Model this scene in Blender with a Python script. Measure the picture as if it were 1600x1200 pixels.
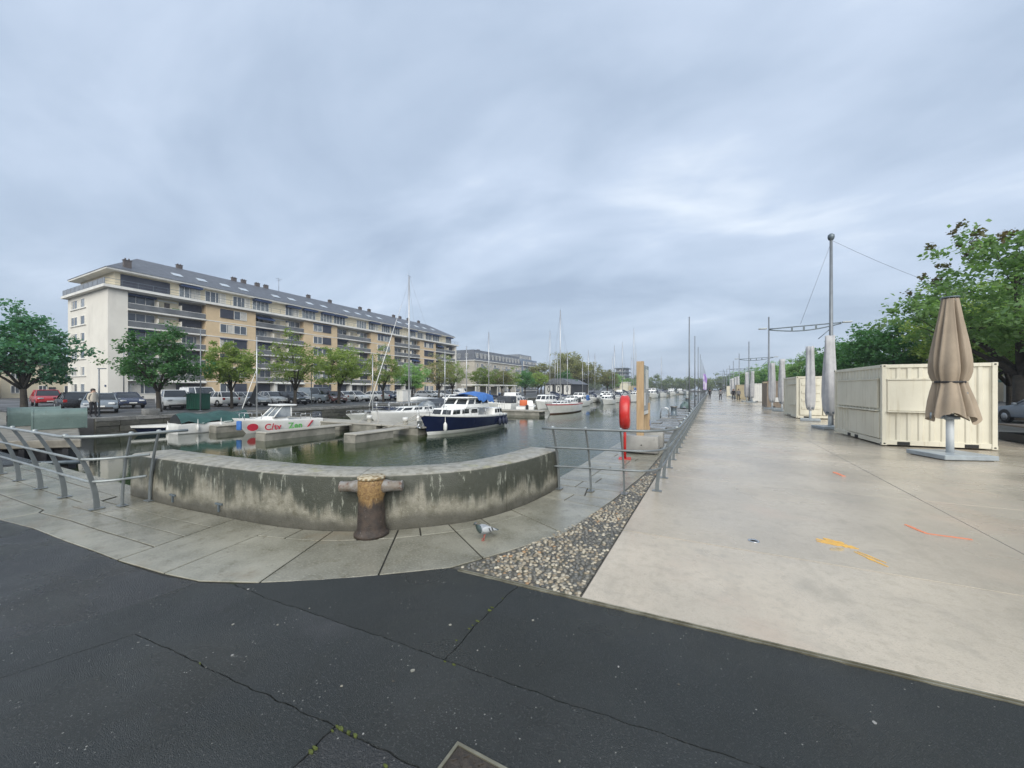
import bpy, bmesh, math, random
import numpy as np
from mathutils import Vector, Matrix, noise as mnoise
for _o in list(bpy.data.objects): bpy.data.objects.remove(_o)
SC = bpy.context.scene
COL = SC.collection
R = math.radians
PI = math.pi

# ------------------------------------------------------------------ camera
# world: +Y runs along the dock towards its far end, X across it, quay level z = 0, water z = -1
cam = bpy.data.cameras.new('Camera'); cam_o = bpy.data.objects.new('Camera', cam); COL.objects.link(cam_o)
cam_o.location = (0, 0, 1.7)
cam_o.rotation_euler = (R(90), 0, math.atan(310/600))
cam.sensor_width = 36; cam.lens = 13.5; cam.shift_y = 0.005
cam.clip_start = 0.05; cam.clip_end = 3000
SC.camera = cam_o
SC.render.resolution_x, SC.render.resolution_y = 1024, 768

# ------------------------------------------------------------------ node helper
class NG:
    def __init__(s, tree): s.t = tree; s.n = tree.nodes; s.l = tree.links
    def add(s, typ, **kw):
        nd = s.n.new(typ)
        for k, v in kw.items():
            if k.startswith('_'): setattr(nd, k[1:], v)
            else: s.set(nd, k, v)
        return nd
    def sock(s, nd, k):
        if isinstance(k, int): return nd.inputs[k]
        for i in nd.inputs:
            if i.name.replace(' ', '') == k: return i
        raise KeyError(k)
    def set(s, nd, k, v):
        so = s.sock(nd, int(k[1:]) if k[0] == 'i' and k[1:].isdigit() else k)
        if isinstance(v, bpy.types.NodeSocket): s.l.new(v, so)
        elif isinstance(v, bpy.types.Node): s.l.new(v.outputs[0], so)
        else: so.default_value = v
    def math(s, op, a, b=0.0, c=None, clamp=False):
        nd = s.add('ShaderNodeMath', _operation=op, _use_clamp=clamp, i0=a, i1=b)
        if c is not None: s.set(nd, 'i2', c)
        return nd.outputs[0]
    def noise(s, vec, scale, detail=4, rough=.55, dist=0.0):
        return s.add('ShaderNodeTexNoise', Vector=vec, Scale=scale, Detail=detail, Roughness=rough, Distortion=dist).outputs[0]
    def step(s, x, a, b, lo=0.0, hi=1.0):
        return s.add('ShaderNodeMapRange', _interpolation_type='SMOOTHSTEP', i0=x, i1=a, i2=b, i3=lo, i4=hi).outputs[0]
    def mix(s, f, a, b, mode='MIX'):
        nd = s.add('ShaderNodeMix', _data_type='RGBA', _blend_type=mode)
        for i, v in ((0, f), (6, a), (7, b)):
            if isinstance(v, bpy.types.NodeSocket): s.l.new(v, nd.inputs[i])
            else: nd.inputs[i].default_value = v if i == 0 else c4(v)
        return nd.outputs[2]
    def scale(s, vec, sc):
        return s.add('ShaderNodeVectorMath', _operation='MULTIPLY', i0=vec, i1=sc).outputs[0]
def c4(c): return (c[0], c[1], c[2], 1.0) if len(c) == 3 else c

# ------------------------------------------------------------------ sky: thin overcast, brighter rifts between layers
world = bpy.data.worlds.new('World'); SC.world = world; world.use_nodes = True
w = NG(world.node_tree)
for _n in list(w.n): w.n.remove(_n)
SUN_EL, SUN_AZ = 36, 150          # overcast: only a soft hint of direction
sky = w.add('ShaderNodeTexSky', _sky_type='NISHITA', _sun_disc=False, _sun_elevation=R(SUN_EL), _sun_rotation=R(SUN_AZ), _air_density=1.4, _dust_density=2.0)
tc = w.add('ShaderNodeTexCoord')
sx = w.add('ShaderNodeSeparateXYZ', Vector=tc.outputs['Generated'])
zz = w.math('ADD', w.math('ABSOLUTE', sx.outputs[2]), 0.26)
pl = w.add('ShaderNodeCombineXYZ', X=w.math('DIVIDE', sx.outputs[0], zz), Y=w.math('DIVIDE', sx.outputs[1], zz), Z=0.0)
rot = w.add('ShaderNodeMapping', Vector=pl); rot.inputs['Rotation'].default_value = (0, 0, R(-38)); rot.inputs['Scale'].default_value = (.75, 1.35, 1); rot.inputs['Location'].default_value = (20, 11, 0)
big = w.noise(rot.outputs[0], .62, 3, .5, .6)
mid = w.noise(rot.outputs[0], 1.7, 5, .5, .5)
fine = w.noise(pl.outputs[0], 3.2, 6, .6, .3)
v = w.math('ADD', w.math('ADD', w.math('MULTIPLY', big, .62), w.math('MULTIPLY', mid, .5)), w.math('MULTIPLY', fine, .10))
ramp = w.add('ShaderNodeValToRGB', Fac=v)
el = ramp.color_ramp.elements
el[0].position = .47; el[0].color = (0.174, 0.216, 0.283, 1)
el[1].position = .80; el[1].color = (0.408, 0.441, 0.482, 1)
e = ramp.color_ramp.elements.new(.575); e.color = (0.217, 0.263, 0.333, 1)
e = ramp.color_ramp.elements.new(.675); e.color = (0.267, 0.313, 0.386, 1)
hz = w.step(sx.outputs[2], 0.0, .22, 1.0, 0.0)
cl = w.mix(w.math('MULTIPLY', hz, .55), ramp.outputs[0], (0.195, 0.241, 0.309))
bg1 = w.add('ShaderNodeBackground', Color=sky.outputs[0], Strength=.05)
bg2 = w.add('ShaderNodeBackground', Color=cl, Strength=1.0)
mx = w.add('ShaderNodeMixShader', i0=.9, i1=bg1, i2=bg2)
w.add('ShaderNodeOutputWorld', Surface=mx)

sun = bpy.data.lights.new('Sun', 'SUN'); sun.energy = 1.5; sun.angle = R(55); sun.color = (1, .965, .88)
sun_o = bpy.data.objects.new('Sun', sun); COL.objects.link(sun_o); sun_o.rotation_euler = (R(90 - SUN_EL), 0, R(180 - SUN_AZ)); sun_o.location = (0, 0, 60)

vs = SC.view_settings; vs.view_transform = 'Standard'; vs.look = 'None'; vs.exposure = 1.3; vs.gamma = 1.0; vs.use_curve_mapping = False
SC.cycles.max_bounces = 6; SC.cycles.diffuse_bounces = 3; SC.cycles.glossy_bounces = 3; SC.cycles.transmission_bounces = 4; SC.cycles.transparent_max_bounces = 8
SC.cycles.caustics_reflective = False; SC.cycles.caustics_refractive = False
SC.cycles.use_denoising = True

# ------------------------------------------------------------------ materials
MATS = {}
def mat(name, col, rough=.6, col2=None, var=.18, vs=2.0, bump=0.0, bs=40.0, metal=0.0, rvar=0.0, spec=.5, obj=False, lo=.32, hi=.68, det=5, emit=None, extra=None, aniso=None):
    """general surface: two-tone noise colour, noise roughness, noise relief"""
    m = bpy.data.materials.new(name); m.use_nodes = True; MATS[name] = m
    g = NG(m.node_tree); b = g.n['Principled BSDF']
    if obj: co = g.add('ShaderNodeTexCoord').outputs['Object']
    else: co = g.add('ShaderNodeNewGeometry').outputs['Position']
    if aniso: co2 = g.scale(co, aniso)
    else: co2 = co
    if col2 is None: col2 = tuple(c*(1-var) for c in col)
    f = g.step(g.noise(co2, vs, det), lo, hi)
    c = g.mix(f, col, col2)
    if extra: c = extra(g, co, c, b)
    g.set(b, 'BaseColor', c)
    if rvar: g.set(b, 'Roughness', g.step(g.noise(co2, vs*.7, 4), .35, .65, max(rough-rvar, .03), min(rough+rvar, 1)))
    else: b.inputs['Roughness'].default_value = rough
    b.inputs['Metallic'].default_value = metal
    b.inputs['Specular IOR Level'].default_value = spec
    if bump:
        bn = g.add('ShaderNodeBump', Strength=bump, Distance=.02, Height=g.noise(co, bs, 4, .6)); g.set(b, 'Normal', bn)
    return m

def speckle(scale, thr, colr, amt=.8):
    def ex(g, co, c, b):
        v = g.add('ShaderNodeTexVoronoi', Vector=co, Scale=scale)
        k = g.math('MULTIPLY', g.math('LESS_THAN', v.outputs['Distance'], thr), amt)
        k = g.math('MULTIPLY', k, g.step(g.noise(co, scale*.13, 2), .45, .6))
        return g.mix(k, c, colr)
    return ex
def chain(*fs):
    def ex(g, co, c, b):
        for f in fs: c = f(g, co, c, b)
        return c
    return ex
def blotch(scale, a, b_, colr, amt=.6, sc=None, det=5):
    def ex(g, co, c, b):
        cc = g.scale(co, sc) if sc else co
        return g.mix(g.math('MULTIPLY', g.step(g.noise(cc, scale, det, .6), a, b_), amt), c, colr)
    return ex
def per_object(amount):
    def ex(g, co, c, b):
        oi = g.add('ShaderNodeObjectInfo')
        k = g.add('ShaderNodeMapRange', i0=oi.outputs['Random'], i1=0.0, i2=1.0, i3=1-amount, i4=1+amount).outputs[0]
        cb = g.add('ShaderNodeCombineXYZ', X=k, Y=k, Z=k)
        return g.mix(1.0, c, cb.outputs[0], 'MULTIPLY')
    return ex

# ------------------------------------------------------------------ mesh builder
class MB:
    def __init__(s): s.v = []; s.f = []; s.sm = []
    def _add(s, vs, fs, smooth=False):
        o = len(s.v); s.v += [tuple(p) for p in vs]
        for f in fs: s.f.append(tuple(i+o for i in f)); s.sm.append(smooth)
        return s
    def box(s, x0, x1, y0, y1, z0, z1):
        return s._add([(x0,y0,z0),(x1,y0,z0),(x1,y1,z0),(x0,y1,z0),(x0,y0,z1),(x1,y0,z1),(x1,y1,z1),(x0,y1,z1)],
                      [(0,3,2,1),(4,5,6,7),(0,1,5,4),(1,2,6,5),(2,3,7,6),(3,0,4,7)])
    def cbox(s, c, sz, rz=0.0, rx=0.0, ry=0.0):
        M = Matrix.Translation(c) @ Matrix.Rotation(rz,4,'Z') @ Matrix.Rotation(ry,4,'Y') @ Matrix.Rotation(rx,4,'X')
        hx, hy, hz_ = sz[0]/2, sz[1]/2, sz[2]/2
        vs = [M @ Vector(p) for p in [(-hx,-hy,-hz_),(hx,-hy,-hz_),(hx,hy,-hz_),(-hx,hy,-hz_),(-hx,-hy,hz_),(hx,-hy,hz_),(hx,hy,hz_),(-hx,hy,hz_)]]
        return s._add(vs, [(0,3,2,1),(4,5,6,7),(0,1,5,4),(1,2,6,5),(2,3,7,6),(3,0,4,7)])
    def prism(s, poly, z0, z1):
        n = len(poly)
        vs = [(x,y,z0) for x,y in poly] + [(x,y,z1) for x,y in poly]
        fs = [tuple(range(n-1,-1,-1)), tuple(range(n,2*n))] + [(i,(i+1)%n,n+(i+1)%n,n+i) for i in range(n)]
        return s._add(vs, fs)
    def extr(s, poly, a, b, axis='y'):
        """silhouette given in the two remaining axes, pushed from a to b along axis"""
        n = len(poly)
        put = {'y': lambda p, t: (p[0], t, p[1]), 'x': lambda p, t: (t, p[0], p[1])}[axis]
        vs = [put(p, a) for p in poly] + [put(p, b) for p in poly]
        fs = [tuple(range(n)), tuple(range(2*n-1, n-1, -1))] + [(i,n+i,n+(i+1)%n,(i+1)%n) for i in range(n)]
        return s._add(vs, fs)
    def tube(s, pts, rad, n=8, caps=True, smooth=True):
        pts = [Vector(p) for p in pts]
        if not isinstance(rad, (list, tuple)): rad = [rad]*len(pts)
        rings = []; up = None
        for i, p in enumerate(pts):
            a = pts[max(i-1,0)]; b = pts[min(i+1,len(pts)-1)]; d = (b-a).normalized()
            if up is None: up = Vector((0,0,1)) if abs(d.z) < .9 else Vector((1,0,0))
            x = d.cross(up)
            if x.length < 1e-4: x = d.cross(Vector((.3,1,.2)))
            x.normalize(); y = x.cross(d).normalized(); up = y
            rings.append([p + (x*math.cos(2*PI*k/n)+y*math.sin(2*PI*k/n))*rad[i] for k in range(n)])
        return s.loft(rings, True, caps, smooth)
    def loft(s, rings, closed=True, caps=True, smooth=True):
        n = len(rings[0]); vs = [p for r in rings for p in r]; fs = []
        for i in range(len(rings)-1):
            for k in range(n if closed else n-1):
                fs.append((i*n+k, i*n+(k+1)%n, (i+1)*n+(k+1)%n, (i+1)*n+k))
        s._add(vs, fs, smooth)
        if caps and closed:
            o = len(s.v)-len(vs)
            s.f.append(tuple(o+k for k in range(n-1,-1,-1))); s.sm.append(False)
            s.f.append(tuple(o+(len(rings)-1)*n+k for k in range(n))); s.sm.append(False)
        return s
    def lathe(s, prof, n=20, c=(0,0,0), smooth=True):
        rings = [[(c[0]+r*math.cos(2*PI*k/n), c[1]+r*math.sin(2*PI*k/n), c[2]+z) for k in range(n)] for r, z in prof]
        return s.loft(rings, True, True, smooth)
    def cyl(s, a, b, r, n=12): return s.tube([a,b], r, n)
    def mesh(s, name, bevel=0.0, seg=1):
        me = bpy.data.meshes.new(name); me.from_pydata(s.v, [], s.f)
        me.polygons.foreach_set('use_smooth', s.sm)
        bm = bmesh.new(); bm.from_mesh(me)
        bmesh.ops.recalc_face_normals(bm, faces=bm.faces)
        if bevel:
            es = [e for e in bm.edges if len(e.link_faces) == 2 and e.calc_face_angle(0) > .5]
            bmesh.ops.bevel(bm, geom=es, offset=bevel, segments=seg, affect='EDGES', clamp_overlap=True, profile=.5)
            if seg > 1:
                for f in bm.faces: f.smooth = True
        bm.to_mesh(me); bm.free(); me.update()
        return me
    def build(s, name, m, parent=None, bevel=0.0, seg=1, loc=None, sharp=None):
        me = s.mesh(name, bevel, seg)
        if sharp or (seg > 1 and bevel):
            try: me.set_sharp_from_angle(angle=R(sharp or 40))
            except Exception: pass
        return obj(name, me, m, parent, loc)
def obj(name, me, m=None, parent=None, loc=None, rot=None, scale=None):
    o = bpy.data.objects.new(name, me); COL.objects.link(o)
    if m is not None:
        mm = MATS[m] if isinstance(m, str) else m
        if not me.materials: me.materials.append(mm)
        elif me.materials[0] is not mm:
            o.material_slots[0].link = 'OBJECT'; o.material_slots[0].material = mm
    if parent is not None: o.parent = parent
    if loc is not None: o.location = loc
    if rot is not None: o.rotation_euler = rot
    if scale is not None: o.scale = scale
    return o
def tag(o, label=None, cat=None, group=None, kind=None):
    if label: o['label'] = label
    if cat: o['category'] = cat
    if group: o['group'] = group
    if kind: o['kind'] = kind
    return o
def thing(name, label, cat, loc=(0,0,0), rz=0.0, group=None):
    o = bpy.data.objects.new(name, None); COL.objects.link(o); o.empty_display_size = .3
    o.location = loc; o.rotation_euler = (0, 0, rz)
    return tag(o, label, cat, group)
def setting(name, label, kind='structure'):
    o = bpy.data.objects.new(name, None); COL.objects.link(o); return tag(o, label, None, None, kind)
KIDS = {}
def copy_tree(o, parent=None):
    c = o.copy(); COL.objects.link(c); c.parent = parent
    for ch in [x for x in o.children]: copy_tree(ch, c)
    return c
def place(proto, used, loc, rz, label, group=None, scale=None):
    """first use moves the prototype itself, later ones copy it with its parts"""
    o = copy_tree(proto) if used else proto
    o.location = loc; o.rotation_euler = (0, 0, rz); o['label'] = label
    if group: o['group'] = group
    if scale is not None: o.scale = scale if isinstance(scale, (tuple, list)) else (scale,)*3
    return o
def recolor(o, partname, m):
    for ch in o.children:
        if ch.name.split('.')[0] == partname:
            ch.material_slots[0].link = 'OBJECT'; ch.material_slots[0].material = MATS[m]
def catmull(pts, k=8):
    P = [Vector(p) for p in pts]; P = [2*P[0]-P[1]] + P + [2*P[-1]-P[-2]]; out = []
    for i in range(1, len(P)-2):
        for j in range(k):
            t = j/k; a, b, c, d = P[i-1], P[i], P[i+1], P[i+2]
            out.append(.5*((2*b)+(c-a)*t+(2*a-5*b+4*c-d)*t*t+(3*b-a-3*c+d)*t**3))
    out.append(P[-2]); return out
def inset(poly, d):
    """shrink a counter-clockwise 2D polygon by d"""
    n = len(poly); out = []
    for i in range(n):
        a, b, c = Vector(poly[i-1]), Vector(poly[i]), Vector(poly[(i+1)%n])
        e1 = (b-a); e2 = (c-b)
        n1 = Vector((-e1.y, e1.x)); n2 = Vector((-e2.y, e2.x))
        if n1.length: n1.normalize()
        if n2.length: n2.normalize()
        nn = n1+n2
        if nn.length < 1e-5: nn = n1
        nn.normalize(); k = d/max(nn.dot(n1), .4)
        out.append((b.x+nn.x*k, b.y+nn.y*k))
    return out
def ccw(poly):
    a = sum(poly[i-1][0]*poly[i][1]-poly[i][0]*poly[i-1][1] for i in range(len(poly)))
    return poly if a > 0 else poly[::-1]
ORD = ['first','second','third','fourth','fifth','sixth','seventh','eighth','ninth','tenth','eleventh','twelfth','thirteenth','fourteenth','fifteenth','sixteenth','seventeenth','eighteenth','nineteenth','twentieth']
# ------------------------------------------------------------------ the surfaces of the place
MOSS = (.055,.075,.02)
mat('asphalt', (.037,.043,.044), .38, (.024,.029,.030), vs=1.3, spec=.45, bump=.9, bs=170, rvar=.16, extra=chain(speckle(24, .10, (.42,.42,.39), .8), blotch(80, .54, .66, (.12,.125,.125), .6), blotch(150, .56, .66, (.012,.014,.014), .6), blotch(.9, .56, .72, (.07,.072,.078), .5), blotch(4.0, .58, .7, (.028,.032,.03), .5)))
mat('asphalt_old', (.046,.050,.053), .27, (.030,.033,.036), vs=1.7, spec=.45, bump=.9, bs=130, rvar=.18, extra=chain(speckle(20, .10, (.42,.41,.38), .8), blotch(70, .54, .66, (.13,.13,.13), .6), blotch(140, .56, .66, (.013,.014,.014), .6), blotch(2.6, .56, .7, (.032,.034,.036), .5)))
mat('asphalt_new', (.031,.037,.038), .40, (.021,.026,.026), vs=1.1, spec=.45, bump=.9, bs=200, rvar=.15, extra=chain(speckle(19, .08, (.42,.42,.39), .8), blotch(90, .54, .66, (.10,.105,.105), .6), blotch(160, .56, .66, (.010,.012,.012), .6)))
mat('asphalt_base', (.028,.03,.03), .7, (.02,.02,.02), vs=3, bump=.8, bs=90, extra=blotch(2.2, .55, .7, MOSS, .35))
mat('road', (.075,.075,.075), .55, (.055,.055,.056), vs=.5, bump=.2, bs=60, rvar=.15)
mat('puddle', (.06,.064,.066), .16, (.04,.042,.045), vs=2, spec=1.0)
mat('moss', (.13,.16,.035), .9, (.08,.10,.02), vs=30, bump=1, bs=150)
mat('concrete', (.49,.425,.335), .21, (.385,.335,.265), vs=.55, bump=.18, bs=120, rvar=.13, extra=chain(per_object(.08), blotch(11, .45, .7, (.34,.30,.23), .45), blotch(38, .48, .7, (.47,.425,.34), .4), blotch(1.7, .55, .68, (.30,.265,.205), .5, (1,.45,1), 7), blotch(90, .5, .72, (.28,.255,.21), .55), blotch(3.5, .52, .75, (.28,.255,.21), .45), blotch(.8, .55, .7, (.45,.40,.315), .4, (1,.25,1)), blotch(.45, .53, .66, (.46,.36,.275), .5), speckle(60, .05, (.12,.11,.1), .5)))
mat('joint', (.10,.09,.075), .8, (.05,.05,.04), vs=4)
mat('stone_slab', (.285,.275,.225), .16, (.175,.17,.135), vs=1.6, bump=.16, bs=90, rvar=.11, extra=chain(per_object(.14), blotch(6, .52, .72, (.12,.11,.075), .6), blotch(45, .48, .7, (.36,.34,.27), .55), blotch(90, .52, .7, (.10,.095,.07), .5), blotch(1.1, .55, .72, (.19,.13,.07), .35)))
mat('quay_stone', (.23,.225,.21), .35, (.13,.13,.125), vs=1.5, bump=.7, bs=14, rvar=.2, extra=chain(per_object(.2), blotch(9, .52, .7, (.10,.10,.09), .6)))
mat('slab_bed', (.035,.034,.028), .8, (.02,.02,.018), vs=6, extra=blotch(3, .55, .68, MOSS, .6))
mat('mortar', (.13,.12,.095), .55, (.05,.048,.04), vs=18, bump=.8, bs=60, extra=blotch(5, .55, .7, MOSS, .4))
for i, (a, b) in enumerate([((.36,.315,.235),(.27,.235,.175)), ((.28,.23,.16),(.20,.165,.115)), ((.17,.16,.135),(.115,.11,.095)), ((.45,.41,.32),(.35,.31,.24)), ((.12,.12,.11),(.08,.08,.075)), ((.32,.19,.09),(.22,.15,.09))]):
    mat('pebble_%d' % i, a, .33, b, vs=25, obj=False, bump=.25, bs=90, extra=per_object(.15))
def wall_stain(g, co, c, b):
    sp = g.add('ShaderNodeSeparateXYZ', Vector=co)
    z = sp.outputs[2]
    st = g.noise(g.scale(co, (7, 7, .55)), 1.0, 6, .65)
    n2 = g.noise(g.scale(co, (1, 1, .4)), 1.15, 4)
    # dark algae hangs down from the coping to an uneven line, pale worn stone below it, a darker uneven band at the foot
    edge = g.math('ADD', z, g.math('ADD', g.math('MULTIPLY', st, .62), g.math('MULTIPLY', n2, 1.15)))
    dark = g.step(edge, 1.08, 1.28)
    c = g.mix(g.math('MULTIPLY', dark, .92), c, (.036,.041,.030))
    foot = g.step(g.math('ADD', z, g.math('MULTIPLY', n2, .35)), .38, .24)
    c = g.mix(g.math('MULTIPLY', foot, .8), c, (.060,.058,.048))
    wh = g.math('MULTIPLY', g.step(g.noise(g.scale(co, (5,5,1.3)), 2.2, 8, .75), .555, .66), dark)
    c = g.mix(g.math('MULTIPLY', wh, .75), c, (.36,.37,.31))
    top = g.step(z, .635, .652)
    tcol = g.mix(g.step(g.noise(co, 9, 6, .65), .4, .65), (.33,.315,.27), (.20,.19,.155))
    tcol = g.mix(g.math('MULTIPLY', g.step(g.noise(co, 3.3, 4), .60, .7), .5), tcol, (.26,.25,.12))
    c = g.mix(top, c, tcol)
    return c
mat('dock_wall', (.29,.275,.225), .55, (.165,.157,.12), vs=5, bump=.45, bs=70, rvar=.2, extra=chain(blotch(22, .5, .7, (.36,.34,.285), .55), blotch(75, .5, .7, (.15,.14,.105), .5), blotch(14, .55, .66, (.09,.08,.05), .5), wall_stain))
mat('quay_face', (.105,.10,.085), .6, (.055,.055,.045), vs=1.2, bump=.8, bs=6, extra=chain(per_object(.28), blotch(2.5, .5, .7, (.035,.04,.02), .6), blotch(8, .55, .7, (.17,.165,.14), .4)))
def rust_fade(g, co, c, b):
    z = g.add('ShaderNodeSeparateXYZ', Vector=co).outputs[2]
    n1 = g.noise(g.scale(co, (1,1,.35)), 11, 6, .7)
    up = g.step(g.math('ADD', z, g.math('MULTIPLY', n1, .30)), .50, .60)
    y = g.mix(g.step(g.noise(co, 34, 8, .8), .35, .7), (.36,.235,.095), (.12,.055,.025))
    y = g.mix(g.step(g.noise(co, 15, 6, .7), .60, .68), y, (.50,.44,.30))
    c = g.mix(up, c, y)
    c = g.mix(g.math('MULTIPLY', g.step(g.noise(co, 38, 5, .7), .64, .70), .7), c, (.35,.33,.30))
    return c
mat('bollard_iron', (.070,.050,.038), .55, (.038,.030,.026), vs=14, bump=.6, bs=90, rvar=.15, obj=True, extra=rust_fade)
mat('bollard_top', (.48,.42,.30), .7, (.22,.15,.07), vs=24, bump=.7, bs=80, obj=True, lo=.45, hi=.58)
mat('bollard_arm', (.25,.245,.235), .5, (.16,.13,.10), vs=12, bump=.4, bs=70, obj=True, extra=blotch(16, .55, .66, (.10,.04,.02), .8))
mat('galv', (.36,.385,.38), .38, (.26,.285,.285), vs=6, metal=.35, bump=.05, bs=80, obj=True, extra=blotch(20, .58, .7, (.40,.44,.46), .5))
mat('galv_mid', (.19,.21,.215), .4, (.145,.16,.165), vs=5, metal=.3, obj=True)
mat('curtain', (.55,.53,.48), .9, (.46,.44,.40), vs=3)
mat('galv_dark', (.15,.185,.21), .4, (.11,.135,.155), vs=5, metal=.3, obj=True)
mat('pole_grey', (.20,.22,.24), .45, (.16,.175,.19), vs=2, metal=.3, obj=True)
mat('red_plastic', (.55,.035,.03), .33, (.42,.022,.02), vs=5, obj=True)
mat('white_plastic', (.72,.72,.70), .4, (.62,.62,.60), vs=4, obj=True)
mat('wood', (.46,.335,.20), .55, (.34,.235,.13), vs=3, obj=True, aniso=(9,9,.7), bump=.2, bs=30, extra=blotch(7, .62, .7, (.20,.11,.05), .6, (1,1,.5)))
mat('wood_deck', (.14,.115,.095), .55, (.085,.07,.06), vs=3, aniso=(.5,6,6), bump=.3, bs=30, extra=per_object(.2))
mat('sign_print', (.30,.33,.36), .25, (.16,.19,.22), vs=3.5, obj=True, det=2)
mat('sign_white', (.62,.64,.64), .3, (.5,.52,.52), vs=3, obj=True)
mat('block_concrete', (.33,.325,.305), .6, (.25,.245,.23), vs=3, bump=.3, bs=90, obj=True, extra=blotch(9, .6, .72, (.15,.15,.14), .5))
mat('blue_sticker', (.03,.09,.35), .4)
mat('steel_edge', (.30,.285,.22), .4, (.14,.13,.09), vs=6, metal=.4)
mat('manhole', (.085,.07,.055), .5, (.045,.038,.032), vs=25, bump=.6, bs=120, metal=.3)
mat('yellow_paint', (.75,.42,.06), .5, (.62,.36,.08), vs=14)
mat('yellow_faint', (.52,.38,.17), .5, (.42,.33,.2), vs=14)
mat('orange_paint', (.80,.20,.07), .5, (.66,.20,.1), vs=14)
mat('dark_hole', (.015,.015,.015), .7)
# container and parasol
def drip(g, co, c, b):
    n = g.noise(g.scale(co, (6,6,.35)), 1.5, 6, .65)
    c = g.mix(g.math('MULTIPLY', g.step(n, .52, .70), .42), c, (.42,.36,.25))
    return g.mix(g.math('MULTIPLY', g.step(g.noise(co, 18, 5, .7), .67, .73), .55), c, (.25,.12,.05))
mat('cream_paint', (.68,.645,.53), .45, (.62,.585,.475), vs=1.5, obj=True, extra=drip)
mat('brown_paint', (.28,.225,.175), .5, (.23,.185,.145), vs=1.5, obj=True)
mat('tan_paint', (.42,.36,.24), .5, (.36,.31,.205), vs=1.5, obj=True)
mat('white_paint', (.72,.71,.68), .45, (.66,.65,.62), vs=1.5, obj=True)
mat('tan_cloth', (.37,.30,.225), .85, (.29,.235,.175), vs=3, bump=.25, bs=300, obj=True, aniso=(1,1,.5))
mat('grey_cloth', (.46,.46,.465), .7, (.37,.37,.385), vs=3, bump=.2, bs=60, obj=True)
mat('plate_grey', (.33,.37,.39), .45, (.26,.29,.31), vs=4, obj=True)
mat('pole_white', (.62,.65,.66), .4, (.55,.58,.59), vs=3, obj=True)
mat('black_rubber', (.02,.02,.022), .6)
# building
mat('render_white', (.72,.69,.62), .85, (.66,.63,.565), vs=.35, bump=.2, bs=8, extra=blotch(.6, .55, .75, (.45,.43,.39), .35, (1,1,.2)))
mat('render_cream', (.66,.59,.44), .85, (.60,.535,.40), vs=.6)
mat('tan_brick', (.64,.49,.31), .85, (.58,.445,.28), vs=1.2, bump=.2, bs=12)
mat('trim_white', (.74,.73,.69), .7, (.64,.63,.59), vs=.9)
mat('slate', (.105,.115,.135), .5, (.075,.083,.10), vs=1.3, bump=.4, bs=5)
mat('zinc', (.22,.24,.27), .5, (.18,.20,.23), vs=1)
mat('glass_dark', (.055,.07,.09), .05, (.11,.125,.145), vs=.35, rvar=0, spec=.7)
mat('curtain_glass', (.28,.30,.31), .12, (.10,.12,.14), vs=1.6, spec=.7)
mat('smoked', (.10,.105,.11), .15, (.16,.165,.17), vs=.5, spec=.6)
mat('shutter_dark', (.035,.04,.06), .6, (.05,.055,.075), vs=1)
mat('awning_blue', (.02,.035,.085), .75, (.03,.06,.15), vs=.3)
mat('door_dark', (.05,.05,.055), .4)
mat('beige_wall', (.50,.46,.385), .85, (.44,.405,.34), vs=.5)
mat('blue_wall', (.19,.24,.31), .5, (.15,.19,.26), vs=.5)
mat('chimney', (.12,.105,.10), .85, (.09,.08,.08), vs=2)
mat('skylight', (.45,.50,.54), .1, (.40,.45,.50), vs=.5, spec=.8)
# water: still and murky, wind ripples further out
m = bpy.data.materials.new('water'); m.use_nodes = True; MATS['water'] = m
g = NG(m.node_tree); b = g.n['Principled BSDF']
co = g.add('ShaderNodeNewGeometry').outputs['Position']
g.set(b, 'BaseColor', g.mix(g.step(g.noise(co, .12, 3), .4, .65), (.020,.033,.008), (.018,.028,.015)))
b.inputs['Roughness'].default_value = .03; b.inputs['IOR'].default_value = 1.38
big_ = g.noise(g.scale(co, (.8,.5,1)), 1.1, 3, .5)
rip = g.noise(g.scale(co, (1.1,.75,1)), 4.2, 4, .55)
fin = g.noise(co, 13, 3, .5)
gust = g.step(g.noise(g.scale(co, (1,.3,1)), .11, 3, .55), .36, .56, .2, 1.0)
sp = g.add('ShaderNodeSeparateXYZ', Vector=co)
far = g.step(sp.outputs[0], -17.0, -5.0, .07, 1.0)
h = g.math('ADD', g.math('MULTIPLY', big_, .5), g.math('ADD', g.math('MULTIPLY', rip, .55), g.math('MULTIPLY', fin, .10)))
bp = g.add('ShaderNodeBump', Strength=g.math('MULTIPLY', g.math('MULTIPLY', gust, far), 1.0), Distance=.06, Height=h)
g.set(b, 'Normal', bp)
# boats, cars, people
mat('gel_white', (.84,.84,.82), .25, (.76,.76,.74), vs=2, obj=True, extra=blotch(3, .6, .75, (.5,.48,.42), .35, (1,1,.4)))
mat('deck_white', (.62,.61,.57), .5, (.52,.51,.48), vs=4, obj=True)
mat('navy', (.008,.014,.050), .18, (.010,.017,.06), vs=2, obj=True)
mat('rust_red', (.13,.05,.035), .6, (.08,.032,.025), vs=4, obj=True)
mat('red_stripe', (.42,.05,.05), .35)
mat('green_decal', (.12,.42,.10), .35)
mat('red_decal', (.45,.025,.05), .35)
mat('blue_tarp', (.05,.17,.48), .6, (.035,.12,.36), vs=3, bump=.5, bs=9, obj=True)
mat('green_tarp', (.022,.075,.065), .45, (.013,.05,.043), vs=2, bump=.7, bs=6, obj=True)
mat('black_tarp', (.02,.022,.025), .45, bump=.7, bs=6, obj=True)
mat('navy_tarp', (.018,.026,.06), .6, (.012,.018,.04), vs=3, bump=.5, bs=9, obj=True)
mat('grey_tarp', (.055,.065,.08), .6, (.04,.045,.055), vs=3, bump=.5, bs=9, obj=True)
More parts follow.
